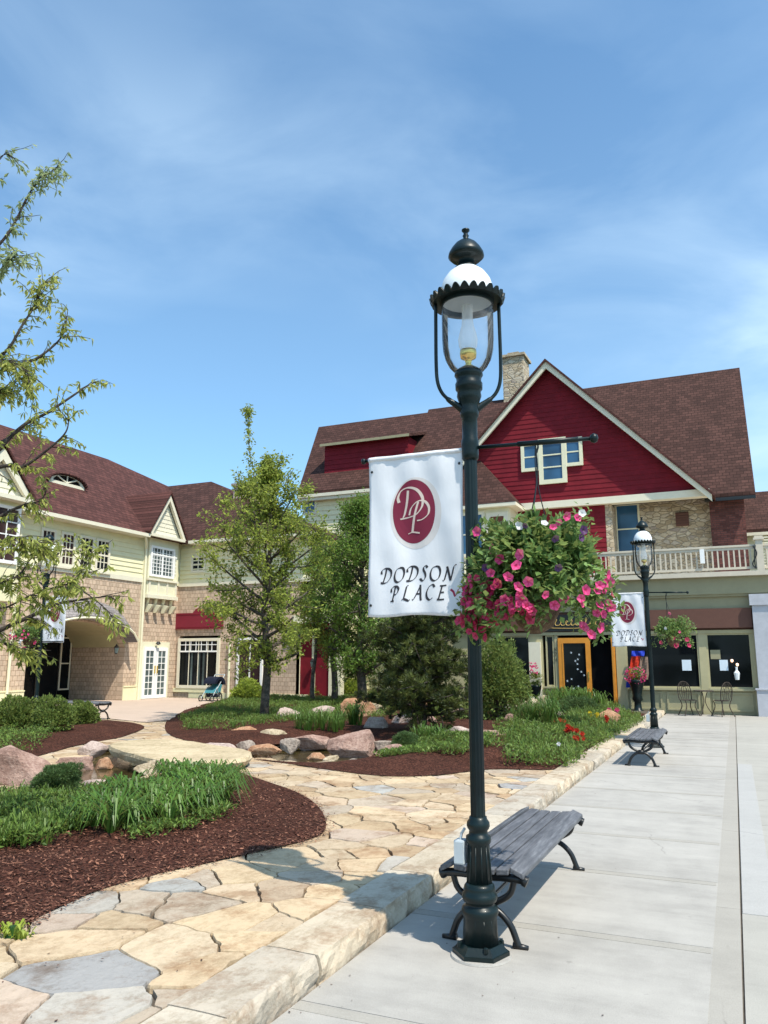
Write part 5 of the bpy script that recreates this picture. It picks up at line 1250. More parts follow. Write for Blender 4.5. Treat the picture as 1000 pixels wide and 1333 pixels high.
for k in range(1,7): facebox(FC,bm,xs0+(xs1-xs0)*k/7-.012,xs0+(xs1-xs0)*k/7+.012,z0+(z1-z0)*.72,z1-.1,.035,.055)
facebox(FC,bm,xs0,xs1,z0+(z1-z0)*.86,z0+(z1-z0)*.86+.03,.035,.053); obj('muntins',bm,'white',w)
bm=bmesh.new()
for k in (.3,.5,.62): facebox(FC,bm,xs0+(xs1-xs0)*k,xs0+(xs1-xs0)*(k+.05),z0+.1,z0+(z1-z0)*.7,.0345,.037)
obj('curtains',bm,'glassl',w)
window(lb,FC,xt0-.1,xt1+.1,.3,z1,2,1,.1,.07,.06,'white','glassr','display_window')
s0,s1,z0,z1=cr(251,725,267,744); window(lb,FC,s0-.05,s1+.05,z0-.05,z1+.05,2,2,.10,.06,.04,'creamwhite','glass')
s0,s1,z0,z1=cr(229,798,283,819); bm=bmesh.new(); facebox(FC,bm,s0,s1+.3,z0,z1,0,.08); m=(s0+s1+.3)/2; prism(bm,[(m-.3,YC-.08,z1),(m+.3,YC-.08,z1),(m+.14,YC-.08,z1+.16),(m,YC-.08,z1+.2),(m-.14,YC-.08,z1+.16)],(0,.08,0)); sg=obj('red_sign_board',bm,'redsign',lb)
bm=bmesh.new(); facebox(FC,bm,s0+.08,s1+.22,z0+.06,z0+.08,.08,.09); facebox(FC,bm,s0+.08,s1+.22,z1-.08,z1-.06,.08,.09); obj('sign_beading',bm,'red',sg)
pipe([(xs0-.35,YC-.1,zS),(xs0-.35,YC-.1,ZG)]); pipe([(PY(300,860,YC)[0],YC-.08,2.3),(PY(300,860,YC)[0],YC-.08,ZG)])
# red panelled end with lantern, and low link wall
s0,s1,_,_=cr(390,860,428,861); bm=bmesh.new(); facebox(FC,bm,s0,s1,ZG,3.0,-.3,-.06); obj('red_panel',bm,'red',lb)
for a_,b_ in ((s0-.14,s0),(s1,s1+.5)):
    bm=bmesh.new(); facebox(FC,bm,a_,b_,ZG,3.0,-.3,0); obj('cream_post',bm,'cream',lb)
bm=bmesh.new(); facebox(FC,bm,s0-.2,s1+.5,3.0,3.3,-2,.3); obj('porch_lintel',bm,'cream',lb)
bm=bmesh.new(); bx(bm,Xce+.1,Xce+.25,YC-.002,YC+7,zS-.02,zE); bx(bm,Xce+.1,Xce+.25,YC+.05,YC+7,ZG,zS-.021); obj('end_wall',bm,'siding',lb)
p=PY(407,864,YC-.1); wall_lantern((p[0],YC-.12,p[1]),lb)
s0,s1,z0,z1=fr(303,632,328,690,YR2-1.5); bm=bmesh.new(); bx(bm,s0,s1,YR2-1.5,YR2-.3,zE,z1); cm_=obj('chimney',bm,'palerock',lb); bm=bmesh.new(); bx(bm,s0-.08,s1+.08,YR2-1.58,YR2-.22,z1,z1+.12); obj('chimney_cap',bm,'greyrock',cm_)
bm=bmesh.new(); bx(bm,RX-4,AX-.26-dep-.3,YN,YC+3,ZG,zE-.2); bx(bm,AX-.2,Xce,YC+.26,YC+6,ZG,zE-.2); obj('building_core',bm,'interior',lb)
# ================================================================ STROLLER on the plaza
sx_,sy_=G(278,913,ZG); st=thing('stroller','black and pale blue baby stroller parked before the large shop window','stroller',(sx_,sy_,ZG+.014)); zz=ZG+.014
for dx,dy,r in ((-.25,0,.15),(.25,0,.15),(-.25,-.45,.11),(.25,-.45,.11)):
    bm=bmesh.new(); tube(bm,[(sx_+dx,sy_+dy+r*math.cos(2*math.pi*k/20),zz+r+r*math.sin(2*math.pi*k/20)) for k in range(21)],.02,6)
    for k in range(3): an=math.pi*k/3; tube(bm,[(sx_+dx,sy_+dy+r*math.cos(an),zz+r+r*math.sin(an)),(sx_+dx,sy_+dy-r*math.cos(an),zz+r-r*math.sin(an))],.006,4)
    obj('wheel',bm,'black',st)
bm=bmesh.new(); 
for s in (-.24,.24): tube(bm,[(sx_+s,sy_+.0,zz+.15),(sx_+s*.9,sy_-.1,zz+.45),(sx_+s*.9,sy_+.35,zz+.95)],.014,6); tube(bm,[(sx_+s,sy_-.45,zz+.11),(sx_+s*.9,sy_-.1,zz+.5)],.014,6)
tube(bm,[(sx_-.22,sy_+.35,zz+.95),(sx_+.22,sy_+.35,zz+.95)],.018,6); obj('frame',bm,'ltmetal',st)
bm=bmesh.new(); v=[]
pts=[(-.35,.25),(-.30,.42),(.0,.50),(.25,.35),(.28,.25)]
prism(bm,[(sx_-.2,sy_-.3,zz+.30),(sx_-.2,sy_+.12,zz+.28),(sx_-.2,sy_+.24,zz+.62),(sx_-.2,sy_-.25,zz+.40)],(.4,0,0)); obj('seat',bm,'teal_cloth',st)
bm=bmesh.new(); m=10
for i in range(m):
    a0,a1=math.pi*(.95*i/m),math.pi*(.95*(i+1)/m); prism(bm,[(sx_-.26,sy_+.02+.34*math.cos(a0),zz+.58+.30*math.sin(a0)),(sx_-.26,sy_+.02+.34*math.cos(a1),zz+.58+.30*math.sin(a1)),(sx_-.26,sy_+.02+.2*math.cos(a1),zz+.60+.18*math.sin(a1)),(sx_-.26,sy_+.02+.2*math.cos(a0),zz+.60+.18*math.sin(a0))],(.52,0,0))
obj('canopy',bm,'navy',st); bm=bmesh.new(); bx(bm,sx_-.18,sx_+.18,sy_-.2,sy_+.15,zz+.14,zz+.26); obj('basket',bm,'navy',st)
# ================================================================ ROCKS, BRIDGE
def rock(label,x,y,w,d,h,mat,seed,z=None,rz=0,group=None,name='boulder',sink=.25):
    random.seed(seed); bm=bmesh.new(); bmesh.ops.create_icosphere(bm,subdivisions=4,radius=1)
    o_=Vector((R(-50,50),R(-50,50),R(-50,50))); cuts=[(rvec(),R(.48,.80)) for _ in range(15)]
    for v in bm.verts:
        p=v.co.normalized(); r=1.0
        for n,c in cuts:
            k=p.dot(n)
            if k>.01: r=min(r,c/k)
        p=p*r; p*=1+.10*noise.noise(p*1.7+o_)+.05*noise.noise(p*5+o_)+.02*noise.noise(p*13+o_)
        x_,y_=p.x*w/2*1.28,p.y*d/2*1.25; v.co=(x_*math.cos(rz)-y_*math.sin(rz),x_*math.sin(rz)+y_*math.cos(rz),p.z*h*.74+h*(.5-sink))
    o=obj(name,bm,mat,None,False); zz=z if z is not None else ZG; o.location=(x,y,zz); tag(o,label,'rock',group); return o
def rpx(px0,px1,ytop,ybot,label,mat,seed,zb=None,rz=None,dk=.7,**k):
    zb=ZG+.02 if zb is None else zb
    a=G((px0+px1)/2,ybot-2,zb); b=G(px0,ybot-2,zb); c=G(px1,ybot-2,zb); w=math.hypot(b[0]-c[0],b[1]-c[1]); t=PY((px0+px1)/2,ytop,a[1]+w*.3)[1]
    h=max(.1,t-zb); d=max(w*dk*.6,h*.9)
    f=Vector((-math.sin(A),math.cos(A)))*d*.4
    return rock(label,a[0]+f.x,a[1]+f.y,w*1.05,d,h*1.18,mat,seed,zb-.03,A if rz is None else rz,**k)
rpx(-30,75,968,1024,'biggest pink boulder, at the left edge behind the small round juniper','pink',1,ZG+.0)
rpx(75,122,980,1004,'square pinkish block at the left end of the pond, right of the biggest boulder','pink',2,.04)
rpx(120,148,982,1003,'small rust coloured rock just left of the dark gap under the stone bridge','orangerock',3,.04)
rpx(96,135,964,984,'flat grey pink slab above the pond, left of the bridge','palerock',4)
rpx(98,146,1012,1028,'pale mauve flat rock in front of the pond beside the round juniper','palerock',5,ZG+.05)
rpx(178,222,988,1008,'tan rock peeping over the daylilies at the near end of the bridge','tanrock',6,ZG)
rpx(245,314,962,978,'long low pinkish stone directly behind the stone bridge','palerock',7,ZG+.02,dk=.4)
rpx(308,330,960,977,'brown grey angular rock at the right end of the long pinkish stone','greyrock',8)
rpx(326,365,965,980,'rust tinted low rock at the left of the right-hand pool','orangerock',9)
rpx(362,390,960,976,'grey block on the far bank of the right-hand pool','greyrock',10)
rpx(378,428,950,972,'pinkish grey slab behind the right-hand pool, left of the pointed boulder','pink',11)
rpx(424,492,947,980,'pointed pink boulder at the right end of the right-hand pool','pink',12,ZG+.02)
rpx(398,425,978,990,'orange tan stone at the near rim of the right-hand pool','orangerock',13,.05)
rpx(420,440,980,991,'pale tan stone touching the orange tan one at the near rim','tanrock',14,.05)
rpx(484,512,958,976,'grey pink rock just right of the pointed boulder','greyrock',15,ZG+.05)
rpx(355,390,920,937,'pale grey flat rock right of the tree with the slender trunk','palerock',16,ZG+.15)
rpx(402,436,918,934,'second pale flat rock in the lawn behind the pool','palerock',17,ZG+.15)
rpx(440,482,908,935,'rusty boulder at the left foot of the pine','orangerock',18,ZG+.15)
rpx(470,500,930,950,'mauve rock under the left boughs of the pine','palerock',19,ZG+.15)
rpx(510,536,930,944,'white-grey rock below the pine trunk, left side','palerock',20,ZG+.15)
rpx(552,570,927,942,'small pink rock right of the pine trunk','pink',21,ZG+.15)
rpx(606,680,946,962,'long low pinkish outcrop behind the near lamp post','pink',22,ZG+.12,dk=.4)
rpx(580,612,945,965,'pale rock left of the lamp post shaft at the pine foot','palerock',23,ZG+.12)
rpx(672,706,905,925,'rough tan boulder behind the grassy tufts right of the lamp post','tanrock',24,ZG+.18)
rpx(700,722,906,922,'tan boulder beside the flower pot on its stand','tanrock',25,ZG+.18)
rpx(718,738,922,937,'small white rounded rock near the red flowers','palerock',26,ZG+.16)
rpx(784,808,922,940,'orange boulder at the far end of the bed beside the kerb','orangerock',27,ZG+.16)
rpx(640,668,915,932,'brown grey rock under the bush right of the lamp post','greyrock',28,ZG+.16)
rpx(540,560,912,925,'warm brown rock seen through the pine boughs','orangerock',29,ZG+.2)
rpx(455,480,988,996,'flat grey stone half sunk at the right corner of the pool','greyrock',30,.06)
rpx(330,352,968,984,'small pink rock between the rust tinted rock and the pool edge','pink',31,.05)
rpx(488,545,966,984,'low rounded pink rock under the leaves right of the pointed boulder','pink',32,ZG+.02,dk=.4)
rpx(586,604,918,934,'pinkish rock in shade under the right boughs of the pine','pink',33,ZG+.18)
rpx(655,682,928,942,'pinkish rock at the foot of the airy olive bush','pink',34,ZG+.16)
rpx(296,330,944,958,'small brown rock half buried in the slope behind the long pinkish stone','orangerock',35,ZG+.05)
rpx(340,372,948,962,'tan rock at the back of the pool, left of the grey block','tanrock',36,ZG+.05)
rpx(478,500,914,928,'pale tan rock left of the pine foliage behind the rusty boulder','tanrock',37,ZG+.2)
rpx(746,770,915,928,'pinkish tan rock in front of the open doorway','pink',38,ZG+.2)
# bridge slab
bp_=[G(141,969,.28),G(178,963,.28),G(232,964,.28),G(318,976,.28),G(319,987,.28),G(270,992,.28),G(222,992,.28),G(182,985,.28),G(156,977,.28)]
bp_=smooth_poly(bp_,4); random.seed(2)
bm=bmesh.new(); rings=[]
for z,s in ((.29,.96),(.282,.99),(.235,1.005),(.19,.985),(.15,.95)):
    cx=sum(p[0] for p in bp_)/len(bp_); cy=sum(p[1] for p in bp_)/len(bp_)
    rings.append([bm.verts.new((cx+(x-cx)*s+noise.noise((x*3,y*3,z*9))*.03,cy+(y-cy)*s+noise.noise((x*3+7,y*3,z*9))*.03,z+noise.noise((x*2,y*2,4))*.012)) for x,y in bp_])
bm.faces.new(rings[0]); bm.faces.new(rings[-1][::-1])
for a,b in zip(rings,rings[1:]):
    for k in range(len(a)): bm.faces.new((a[k],b[k],b[(k+1)%len(a)],a[(k+1)%len(a)]))
tag(obj('stone_bridge',bm,'bridge'),'long flat yellow limestone slab bridging the pond','bridge')
# ================================================================ PLANTS
def blades(mb,x,y,z,n,L,W,spread,seed=None,droop=1.0):
    cr=R(0,.55); L=L*R(.78,1.18)
    for k in range(n):
        an=R(0,2*math.pi); l=L*R(.6,1.15); out=spread*R(.35,1.1); d=Vector((math.cos(an),math.sin(an),0)); b=Vector((x,y,z))+d*R(0,.05); s=Vector((-d.y,d.x,0))
        p0=b; p1=b+d*l*out*.35+Vector((0,0,l*.62)); p2=b+d*l*out*.8+Vector((0,0,l*.85)); p3=b+d*l*out*1.25+Vector((0,0,l*(.85-.45*droop*out)))
        r=cr+R(0,.45); w=W*R(.7,1.2)
        mb.face([p0-s*w*.4,p0+s*w*.4,p1+s*w*.5,p1-s*w*.5],r); mb.face([p1-s*w*.5,p1+s*w*.5,p2+s*w*.42,p2-s*w*.42],r); mb.face([p2-s*w*.42,p2+s*w*.42,p3],r)
def inpoly_pts(poly,n):
    xs=[p[0] for p in poly]; ys_=[p[1] for p in poly]; out=[]
    while len(out)<n:
        x,y=R(min(xs),max(xs)),R(min(ys_),max(ys_))
        if pip(x,y,poly): out.append((x,y))
    return out
random.seed(31)
lily=gp((80,1092),(105,1078),(160,1054),(195,1036),(240,1022),(290,1020),(316,1034),(306,1048),(285,1062),(255,1075),(215,1088),(170,1098),(120,1104),(88,1098))
mb=MeshB()
for x,y in inpoly_pts(lily,92): blades(mb,x,y,bedz(x,y)-.02,36,.275,.019,1.05,droop=1.3)
tag(build('daylily_bed',mb,'leaf_lily'),'dense mass of arching green daylily leaves in the near bed','daylilies',kind='stuff')
def cover(poly,n,label,mat,h=.10,leaf_=.045,cat='ground cover',name='ground_cover',bl=0,tall=.0):
    mb=MeshB()
    for x,y in inpoly_pts(poly,n):
        z=bedz(x,y); hh=h*(.4+.9*max(0,.5+noise.noise((x*1.7,y*1.7,8))))
        if noise.noise((x*2.3,y*2.3,1))<-.28: continue
        for j in range(7):
            p=Vector((x+R(-.08,.08),y+R(-.08,.08),z+R(0,1)**.7*hh)); leaf(mb,p,Vector((R(-1,1),R(-1,1),R(.0,1.1))),Vector((R(-.5,.5),R(-.5,.5),1)),leaf_*R(.6,1.4),leaf_*R(.35,.6),None,.1)
        if bl and random.random()<bl: blades(mb,x,y,z,8,tall,.012,.5)
    return tag(build(name,mb,mat),label,cat,kind='stuff')
cover(gp((-60,1125),(0,1118),(55,1112),(110,1106),(105,1088),(90,1075),(100,1060),(60,1052),(0,1052),(-100,1060)),2200,'low leafy ground cover filling the near bed at the left edge','leaf_cover',.11,.05,bl=.06,tall=.2)
cover(gp((-60,1056),(60,1054),(120,1046),(150,1036),(110,1034),(40,1038),(-60,1042)),500,'ground cover around the small round juniper','leaf_cover',.07,.04)
cover(gp((160,1092),(215,1088),(265,1072),(290,1066),(300,1074),(250,1090),(170,1108)),150,'scattered small leaves at the front of the daylilies','leaf_cover',.07,.045)
cover(gp((490,990),(530,997),(600,994),(650,985),(640,972),(560,972),(510,980)),1200,'bright green ground cover at the near foot of the pine','leaf_cover',.10,.055)
cover(gp((660,1000),(745,1000),(768,980),(838,940),(790,925),(735,945),(700,950),(645,960)),3200,'leafy green planting along the kerb behind the lamp post','leaf_cover',.17,.06,bl=.05,tall=.3)
cover(gp((240,955),(300,960),(380,948),(430,952),(470,945),(445,915),(330,912),(280,922),(235,940)),4200,'low grassy ground cover around the slender tree','leaf_cover',.10,.05,bl=.2,tall=.16)
cover(gp((440,945),(640,948),(760,925),(700,912),(560,906),(440,906)),3400,'ground cover behind the pine and boulders','leaf_cover',.11,.06,bl=.06,tall=.25)
cover(gp((-60,975),(0,990),(50,980),(80,960),(40,958),(-60,958)),800,'green ground cover below the rounded shrubs at the left','leaf_cover',.15,.05)
def tuft(px,py,n,L,label,W=.02,mat='leaf_lily',name='grass_tuft',rad=.3):
    x,y=G(px,py,ZG+.1); t=thing(name,label,'grass',(x,y,bedz(x,y))); mb=MeshB()
    for k in range(n//20): blades(mb,x+R(-rad,rad),y+R(-rad,rad)*.7,bedz(x,y)-.02,20,L,W,.55)
    build('leaf_blades',mb,mat,t); bm=bmesh.new(); lathe(bm,[(bedz(x,y)-.02,.05),(bedz(x,y)+.06,.02)],(x,y),8); obj('crown',bm,'leaf_lily',t); return t
tuft(420,952,500,.42,'fine grassy mound behind the pool, left of the pointed boulder',.012,rad=.45)
tuft(462,946,160,.55,'upright iris leaves at the edge of the right-hand pool',.02,rad=.12)
tuft(702,950,500,.60,'soft round mound of fine grass right of the lamp post',.014,rad=.4)
tuft(750,925,900,.55,'broad green mound before the orange shop door',.02,rad=.7)
tuft(560,965,240,.30,'grassy tuft under the pine',.014,rad=.3)
tuft(18,1195,60,.10,'tiny pale weed in the mulch at the bottom left',.02,'leaf_lime','weed',.05)
def shrub(px0,px1,ytop,ybot,label,mat,n,L,seed,zb=ZG,shape=1.0,name='rounded_shrub',needles=False,cat='shrub',squash=1.0,group=None):
    random.seed(seed); cxp=(px0+px1)/2; g=G(cxp,ybot,zb); b=G(px0,ybot,zb); c=G(px1,ybot,zb); r=math.hypot(b[0]-c[0],b[1]-c[1])/2
    x,y=g[0]-math.sin(A)*r*.6,g[1]+math.cos(A)*r*.6; k=(math.hypot(x,y)/math.hypot(*g)); r*=1+(k-1)*.6
    zt=PY(cxp,ytop,y)[1]; hgt=zt-zb; t=thing(name,label,cat,(x,y,zb),group)
    mb=MeshB(); off=Vector((seed*3.1,seed*1.7,0)); lob=[(rvec(),R(.25,.5)) for _ in range(9)]
    for i in range(n):
        v=rvec(); v.z=abs(v.z) if random.random()<.8 else v.z*.4
        rr=(.80+.34*noise.noise(v*1.6+off)+.16*noise.noise(v*5+off))*(1-.55*(random.random()**2.5))
        p=Vector((x+v.x*r*rr,y+v.y*r*rr,zb+hgt*.32+v.z*hgt*.70*rr*squash))
        if p.z<zb: p.z=zb+R(0,.1)
        d=(v*.8+rvec()*.9+Vector((0,0,.35)))
        if needles:
            for q in range(3): leaf(mb,p,d+rvec()*.5,rvec(),L*R(.7,1.3),L*.16)
        else: leaf(mb,p,d,rvec(),L*R(.6,1.3),L*R(.4,.6),None,.1)
    build('foliage',mb,mat,t)
    bm=bmesh.new()
    for k in range(9):
        v=rvec(); v.z=abs(v.z)+.6; v.normalize(); tube(bm,catmull([(x+v.x*.05,y+v.y*.05,zb-.02),(x+v.x*r*.3,y+v.y*r*.3,zb+hgt*.3),(x+v.x*r*.65,y+v.y*r*.65,zb+hgt*(.3+.5*v.z))],4),[.02*hgt*(1-.07*i) for i in range(9)],5)
    obj('stems',bm,'barkd',t); return t
SG='rounded shrubs left of the path'
shrub(-34,48,903,962,'left one of the rounded dark green shrubs, cut by the left edge','leaf_bush',7500,.06,1,name='rounded_shrub')
shrub(20,92,905,962,'middle one of the rounded green shrubs in front of the dark entrance','leaf_bush',8000,.06,2)
shrub(80,124,911,952,'smaller loose shrub at the right of the rounded shrub group, beside the half hidden bench','leaf_bush',5000,.06,3)
shrub(30,100,988,1040,'small dense round juniper in front of the biggest pink boulder','leaf_juniper',7000,.035,4,zb=ZG+.10,needles=True,name='juniper')
shrub(294,342,884,918,'lime green rounded shrub left of the slender tree trunk, by the stroller','leaf_lime',3500,.09,5)
shrub(368,402,882,910,'small yellow-green shrub before the red wall panel','leaf_lime',2400,.09,6)
shrub(404,440,884,912,'yellow-green shrub right of the red wall panel','leaf_lime',2400,.09,7)
shrub(440,474,880,912,'yellow-green shrub at the left foot of the pine','leaf_lime',2400,.09,8)
shrub(604,702,838,945,'airy olive green bush right of the near lamp post','leaf_bush',12000,.085,9,squash=1.05,name='tall_bush')
shrub(725,790,905,938,'spreading low green juniper before the shop doorway','leaf_juniper',6500,.06,10,needles=True,name='spreading_juniper')
shrub(508,548,945,982,'small dark low shrub at the foot of the pointed boulder','leaf_juniper',3500,.05,12,needles=True,name='spreading_juniper',squash=.7)
# small flowers in the bed
def flower_plant(px,py,mat,label,s=.05,n=3,hgt=.35,name='red_flower',cat='flower'):
    x,y=G(px,py+8,ZG+.15); z0=bedz(x,y); z=PY(px,py,y)[1]; t=thing(name,label,cat,(x,y,z0))
    for k in range(n):
        dx,dz=R(-.12,.12) if n>1 else 0,R(-.05,.05); mb=MeshB(); c=Vector((x+dx,y,z+dz))
        for q in range(6): an=q*math.pi/3; leaf(mb,c,Vector((math.cos(an),-.4,math.sin(an))),Vector((0,-1,.3)),s*1.3,s*1.1)
        for q in range(6): an=q*math.pi/3; leaf(mb,c+Vector((0,-.01,0)),Vector((math.cos(an)*.5,-.6,math.sin(an)*.5+.4)),Vector((0,-1,.3)),s*.9,s*.9)
        build('bloom',mb,mat,t); bm=bmesh.new(); tube(bm,[(x+dx*.4,y,z0-.02),(x+dx,y,z+dz)],.006,4); obj('stem',bm,'leaf_lily',t)
random.seed(8)
flower_plant(745,949,'petalr','cluster of red tulip blooms in the bed behind the lamp post',.045,7)
flower_plant(750,957,'petalr','lower red blooms just under the main red cluster',.042,4)
flower_plant(728,940,'petalr','dark red bloom left of the main red cluster',.042,3)
flower_plant(774,930,'petaly','yellow blooms beside the orange boulder',.045,5,name='yellow_flower')
flower_plant(786,935,'petalr','red blooms between the yellow flowers and the orange boulder',.042,4)
flower_plant(798,925,'petal','pink bloom on top of the planting by the far lamp post',.06,2,name='pink_flower')
flower_plant(728,972,'petalw','single pale bloom low in the kerb planting',.03,1,name='white_flower')
# ---------------------------------------------------------------- trees
def grow(bm,p,d,L,r,lvl,tips,bend=.25,up=.15,kids=(3,4),ratio=.68,rmin=.005):
    n=5; pts=[p]; rad=[r]
    for i in range(n):
        d=(d+rvec()*bend*.35+Vector((0,0,up*.25))).normalized(); p=p+d*L/n; pts.append(p); rad.append(r*(1-.55*(i+1)/n))
    tube(bm,pts,[max(rmin,x) for x in rad],7 if lvl>1 else 4)
    if lvl<=1: tips.append((pts,d)); 
    if lvl>0:
        for k in range(random.randint(*kids)):
            i=random.randint(1,n); q=pts[i]; nd=(d*.55+rvec()*.85+Vector((0,0,up))).normalized()
            grow(bm,q,nd,L*ratio*R(.7,1.15),max(rmin,rad[i]*.62),lvl-1,tips,bend,up,kids,ratio,rmin)
def crown_leaves(mb,tips,n,L,W,spread,droop=.3):
    for k in range(n):
        pts,d=random.choice(tips); i=random.randint(1,len(pts)-1); p=pts[i]+rvec()*spread*R(.1,1)
        leaf(mb,p,(rvec()+Vector((0,0,-droop))),rvec(),L*R(.6,1.3),W*R(.7,1.2),None,.1)
def tree(name,label,base,top,trunk_r,crown_r,crown_z0,n,L,mat,seed,limbs=16,bark='bark',lean=(0,0),shape='oval',twig=None,spread=.16,dense=None,lvl=2):
    random.seed(seed); x,y=base; t=thing(name,label,'tree',(x,y,ZG)); bm=bmesh.new(); Ht=top-ZG
    pts=[Vector((x+lean[0]*k/10+.05*math.sin(k*1.3+seed)*(k>0),y+lean[1]*k/10+.05*math.cos(k*1.1+seed)*(k>0),ZG-.05+Ht*.96*k/10)) for k in range(11)]
    tube(bm,pts,[max(.012,trunk_r*(1-.09*k)**1.05) for k in range(11)],12)
    tips=[([pts[9],pts[10]],Vector((0,0,1)))]
    for k in range(limbs):
        f=(k+.5)/limbs; z=crown_z0+(top-crown_z0)*f*.93; i=min(9,int((z-ZG)/Ht*10)); p=pts[i].lerp(pts[min(i+1,10)],min(1,max(0,(z-ZG)/(Ht*.96)*10-i)))
        an=k*2.39996+R(-.3,.3)
        if shape=='oval': rr=crown_r*(math.sin(math.pi*min(1,(f*.86+.17)))**.7)
        elif shape=='cone': rr=crown_r*(1-f*.88)*(.75+.25*math.sin(k*2.1))
        else: rr=crown_r*math.sqrt(max(.05,1-(2*f-1)**2))
        rr*=R(.75,1.1); d=Vector((math.cos(an),math.sin(an),.35+.55*f)).normalized()
        grow(bm,p,d,rr*.74,max(.012,trunk_r*.42*(1-.5*f)),lvl,tips,.3,.12,(3,4),.60,.006)
    obj('trunk',bm,bark,t,True)
    mb=MeshB(); crown_leaves(mb,tips,n,L,L*.5,spread); build('crown',mb,mat,t); return t
def at(px,py,zb=ZG): return G(px,py,zb)
# slender tree in the middle left
b=at(343,942); tp=PY(322,528,b[1])[1]
def Rpx(px_w,b): return px_w*math.hypot(*b)/1060
tree('young_tree','slender tree with rough trunk and loose yellow-green crown in front of the left building',b,PY(335,580,b[1])[1],.115,Rpx(104,b),PY(340,866,b[1])[1],21000,.10,'leaf_mid',5,40,'bark',spread=.20,shape='oval',lvl=2)
t=children([o for o in bpy.data.objects if o.name=='young_tree'][0])
bm=bmesh.new(); z0=PY(335,600,b[1])[1]; x1=PY(323,535,b[1])[0]; tube(bm,catmull([(b[0],b[1],z0-.9),(PY(327,600,b[1])[0],b[1],z0),(x1,b[1],tp)],5),[.018*(1-.07*i) for i in range(11)],5); yt=bpy.data.objects['young_tree']; obj('leader_twig',bm,'bark',yt)
mb=MeshB(); random.seed(2)
lead=catmull([(b[0],b[1],z0-.9),(PY(327,600,b[1])[0],b[1],z0),(x1,b[1],tp)],8)
for k in range(620):
    u=R(.25,1)**.8; q_=lead[min(len(lead)-1,int(u*(len(lead)-1)))]; p=q_+rvec()*R(.02,.30)*(1.25-u) if k>150 else Vector((x1,b[1],tp-.15))+rvec()*R(.02,.18); leaf(mb,p,rvec()+Vector((0,0,-.5)),rvec(),.09,.04)
build('leader_leaves',mb,'leaf_mid',yt)
b=at(434,919); tree('young_tree','pale green slim tree with light trunk between the red panel and the banner',b,PY(425,700,b[1])[1],.12,Rpx(50,b),PY(430,850,b[1])[1],9500,.09,'leaf_mid',6,24,'bark',spread=.25)
b=at(470,924); tree('dense_tree','dense rounded dark green tree behind the large banner',b,PY(478,632,b[1])[1],.16,Rpx(100,b),PY(490,880,b[1])[1],34000,.10,'leaf_deep',7,44,'bark',spread=.32)
b=at(408,920); tree('young_tree','small bushy tree filling the gap low between the two slim trunks',b,PY(400,700,b[1])[1],.08,Rpx(36,b),PY(400,840,b[1])[1],6500,.09,'leaf_mid',9,16,'bark',spread=.25)
b=at(575,914); tree('dense_tree','low dark leafy tree behind the pine, between the banner and the near lamp post',b,PY(575,790,b[1])[1],.10,Rpx(70,b),PY(575,890,b[1])[1],14000,.10,'leaf_deep',17,26,'bark',spread=.32)
# pine: tiers of boughs with needle clumps
random.seed(41); b=at(548,962); t=thing('pine_tree','low dark spreading pine with open boughs behind the near lamp post','tree',(b[0],b[1],ZG)); bm=bmesh.new(); zt=PY(548,800,b[1])[1]; cr_=Rpx(118,b)
tube(bm,[(b[0]+.06*math.sin(k),b[1],ZG-.05+(zt-ZG)*k/8) for k in range(9)],[.085*(1-.1*k) for k in range(9)],9); tips=[]
for k in range(40):
    f=(k+.5)/40; z=ZG+.42+(zt-ZG-.42)*f; an=k*2.39996; rr=cr_*(1.0-.25*f)*R(.75,1.08) if f>.12 else cr_*.9; d=Vector((math.cos(an),math.sin(an),.10+.25*f)).normalized()
    grow(bm,Vector((b[0],b[1],z)),d,rr*.66,.03,1,tips,.25,.05,(4,5),.5,.007)
obj('trunk',bm,'barkd',t,True); mb=MeshB()
for pts,d in tips:
    for q in range(9):
        i=random.randint(1,len(pts)-1); c=pts[i]+rvec()*.10; ax=(d*.5+Vector((0,0,.9))+rvec()*.5).normalized(); rb=random.random()
        for m in range(34):
            leaf(mb,c+rvec()*.03,ax*.75+rvec()*.75,rvec(),R(.07,.12),.015,min(1,max(0,rb*rb*.9+R(-.1,.25))))
build('crown',mb,'leaf_pine',t); print('pine',len(mb.f))
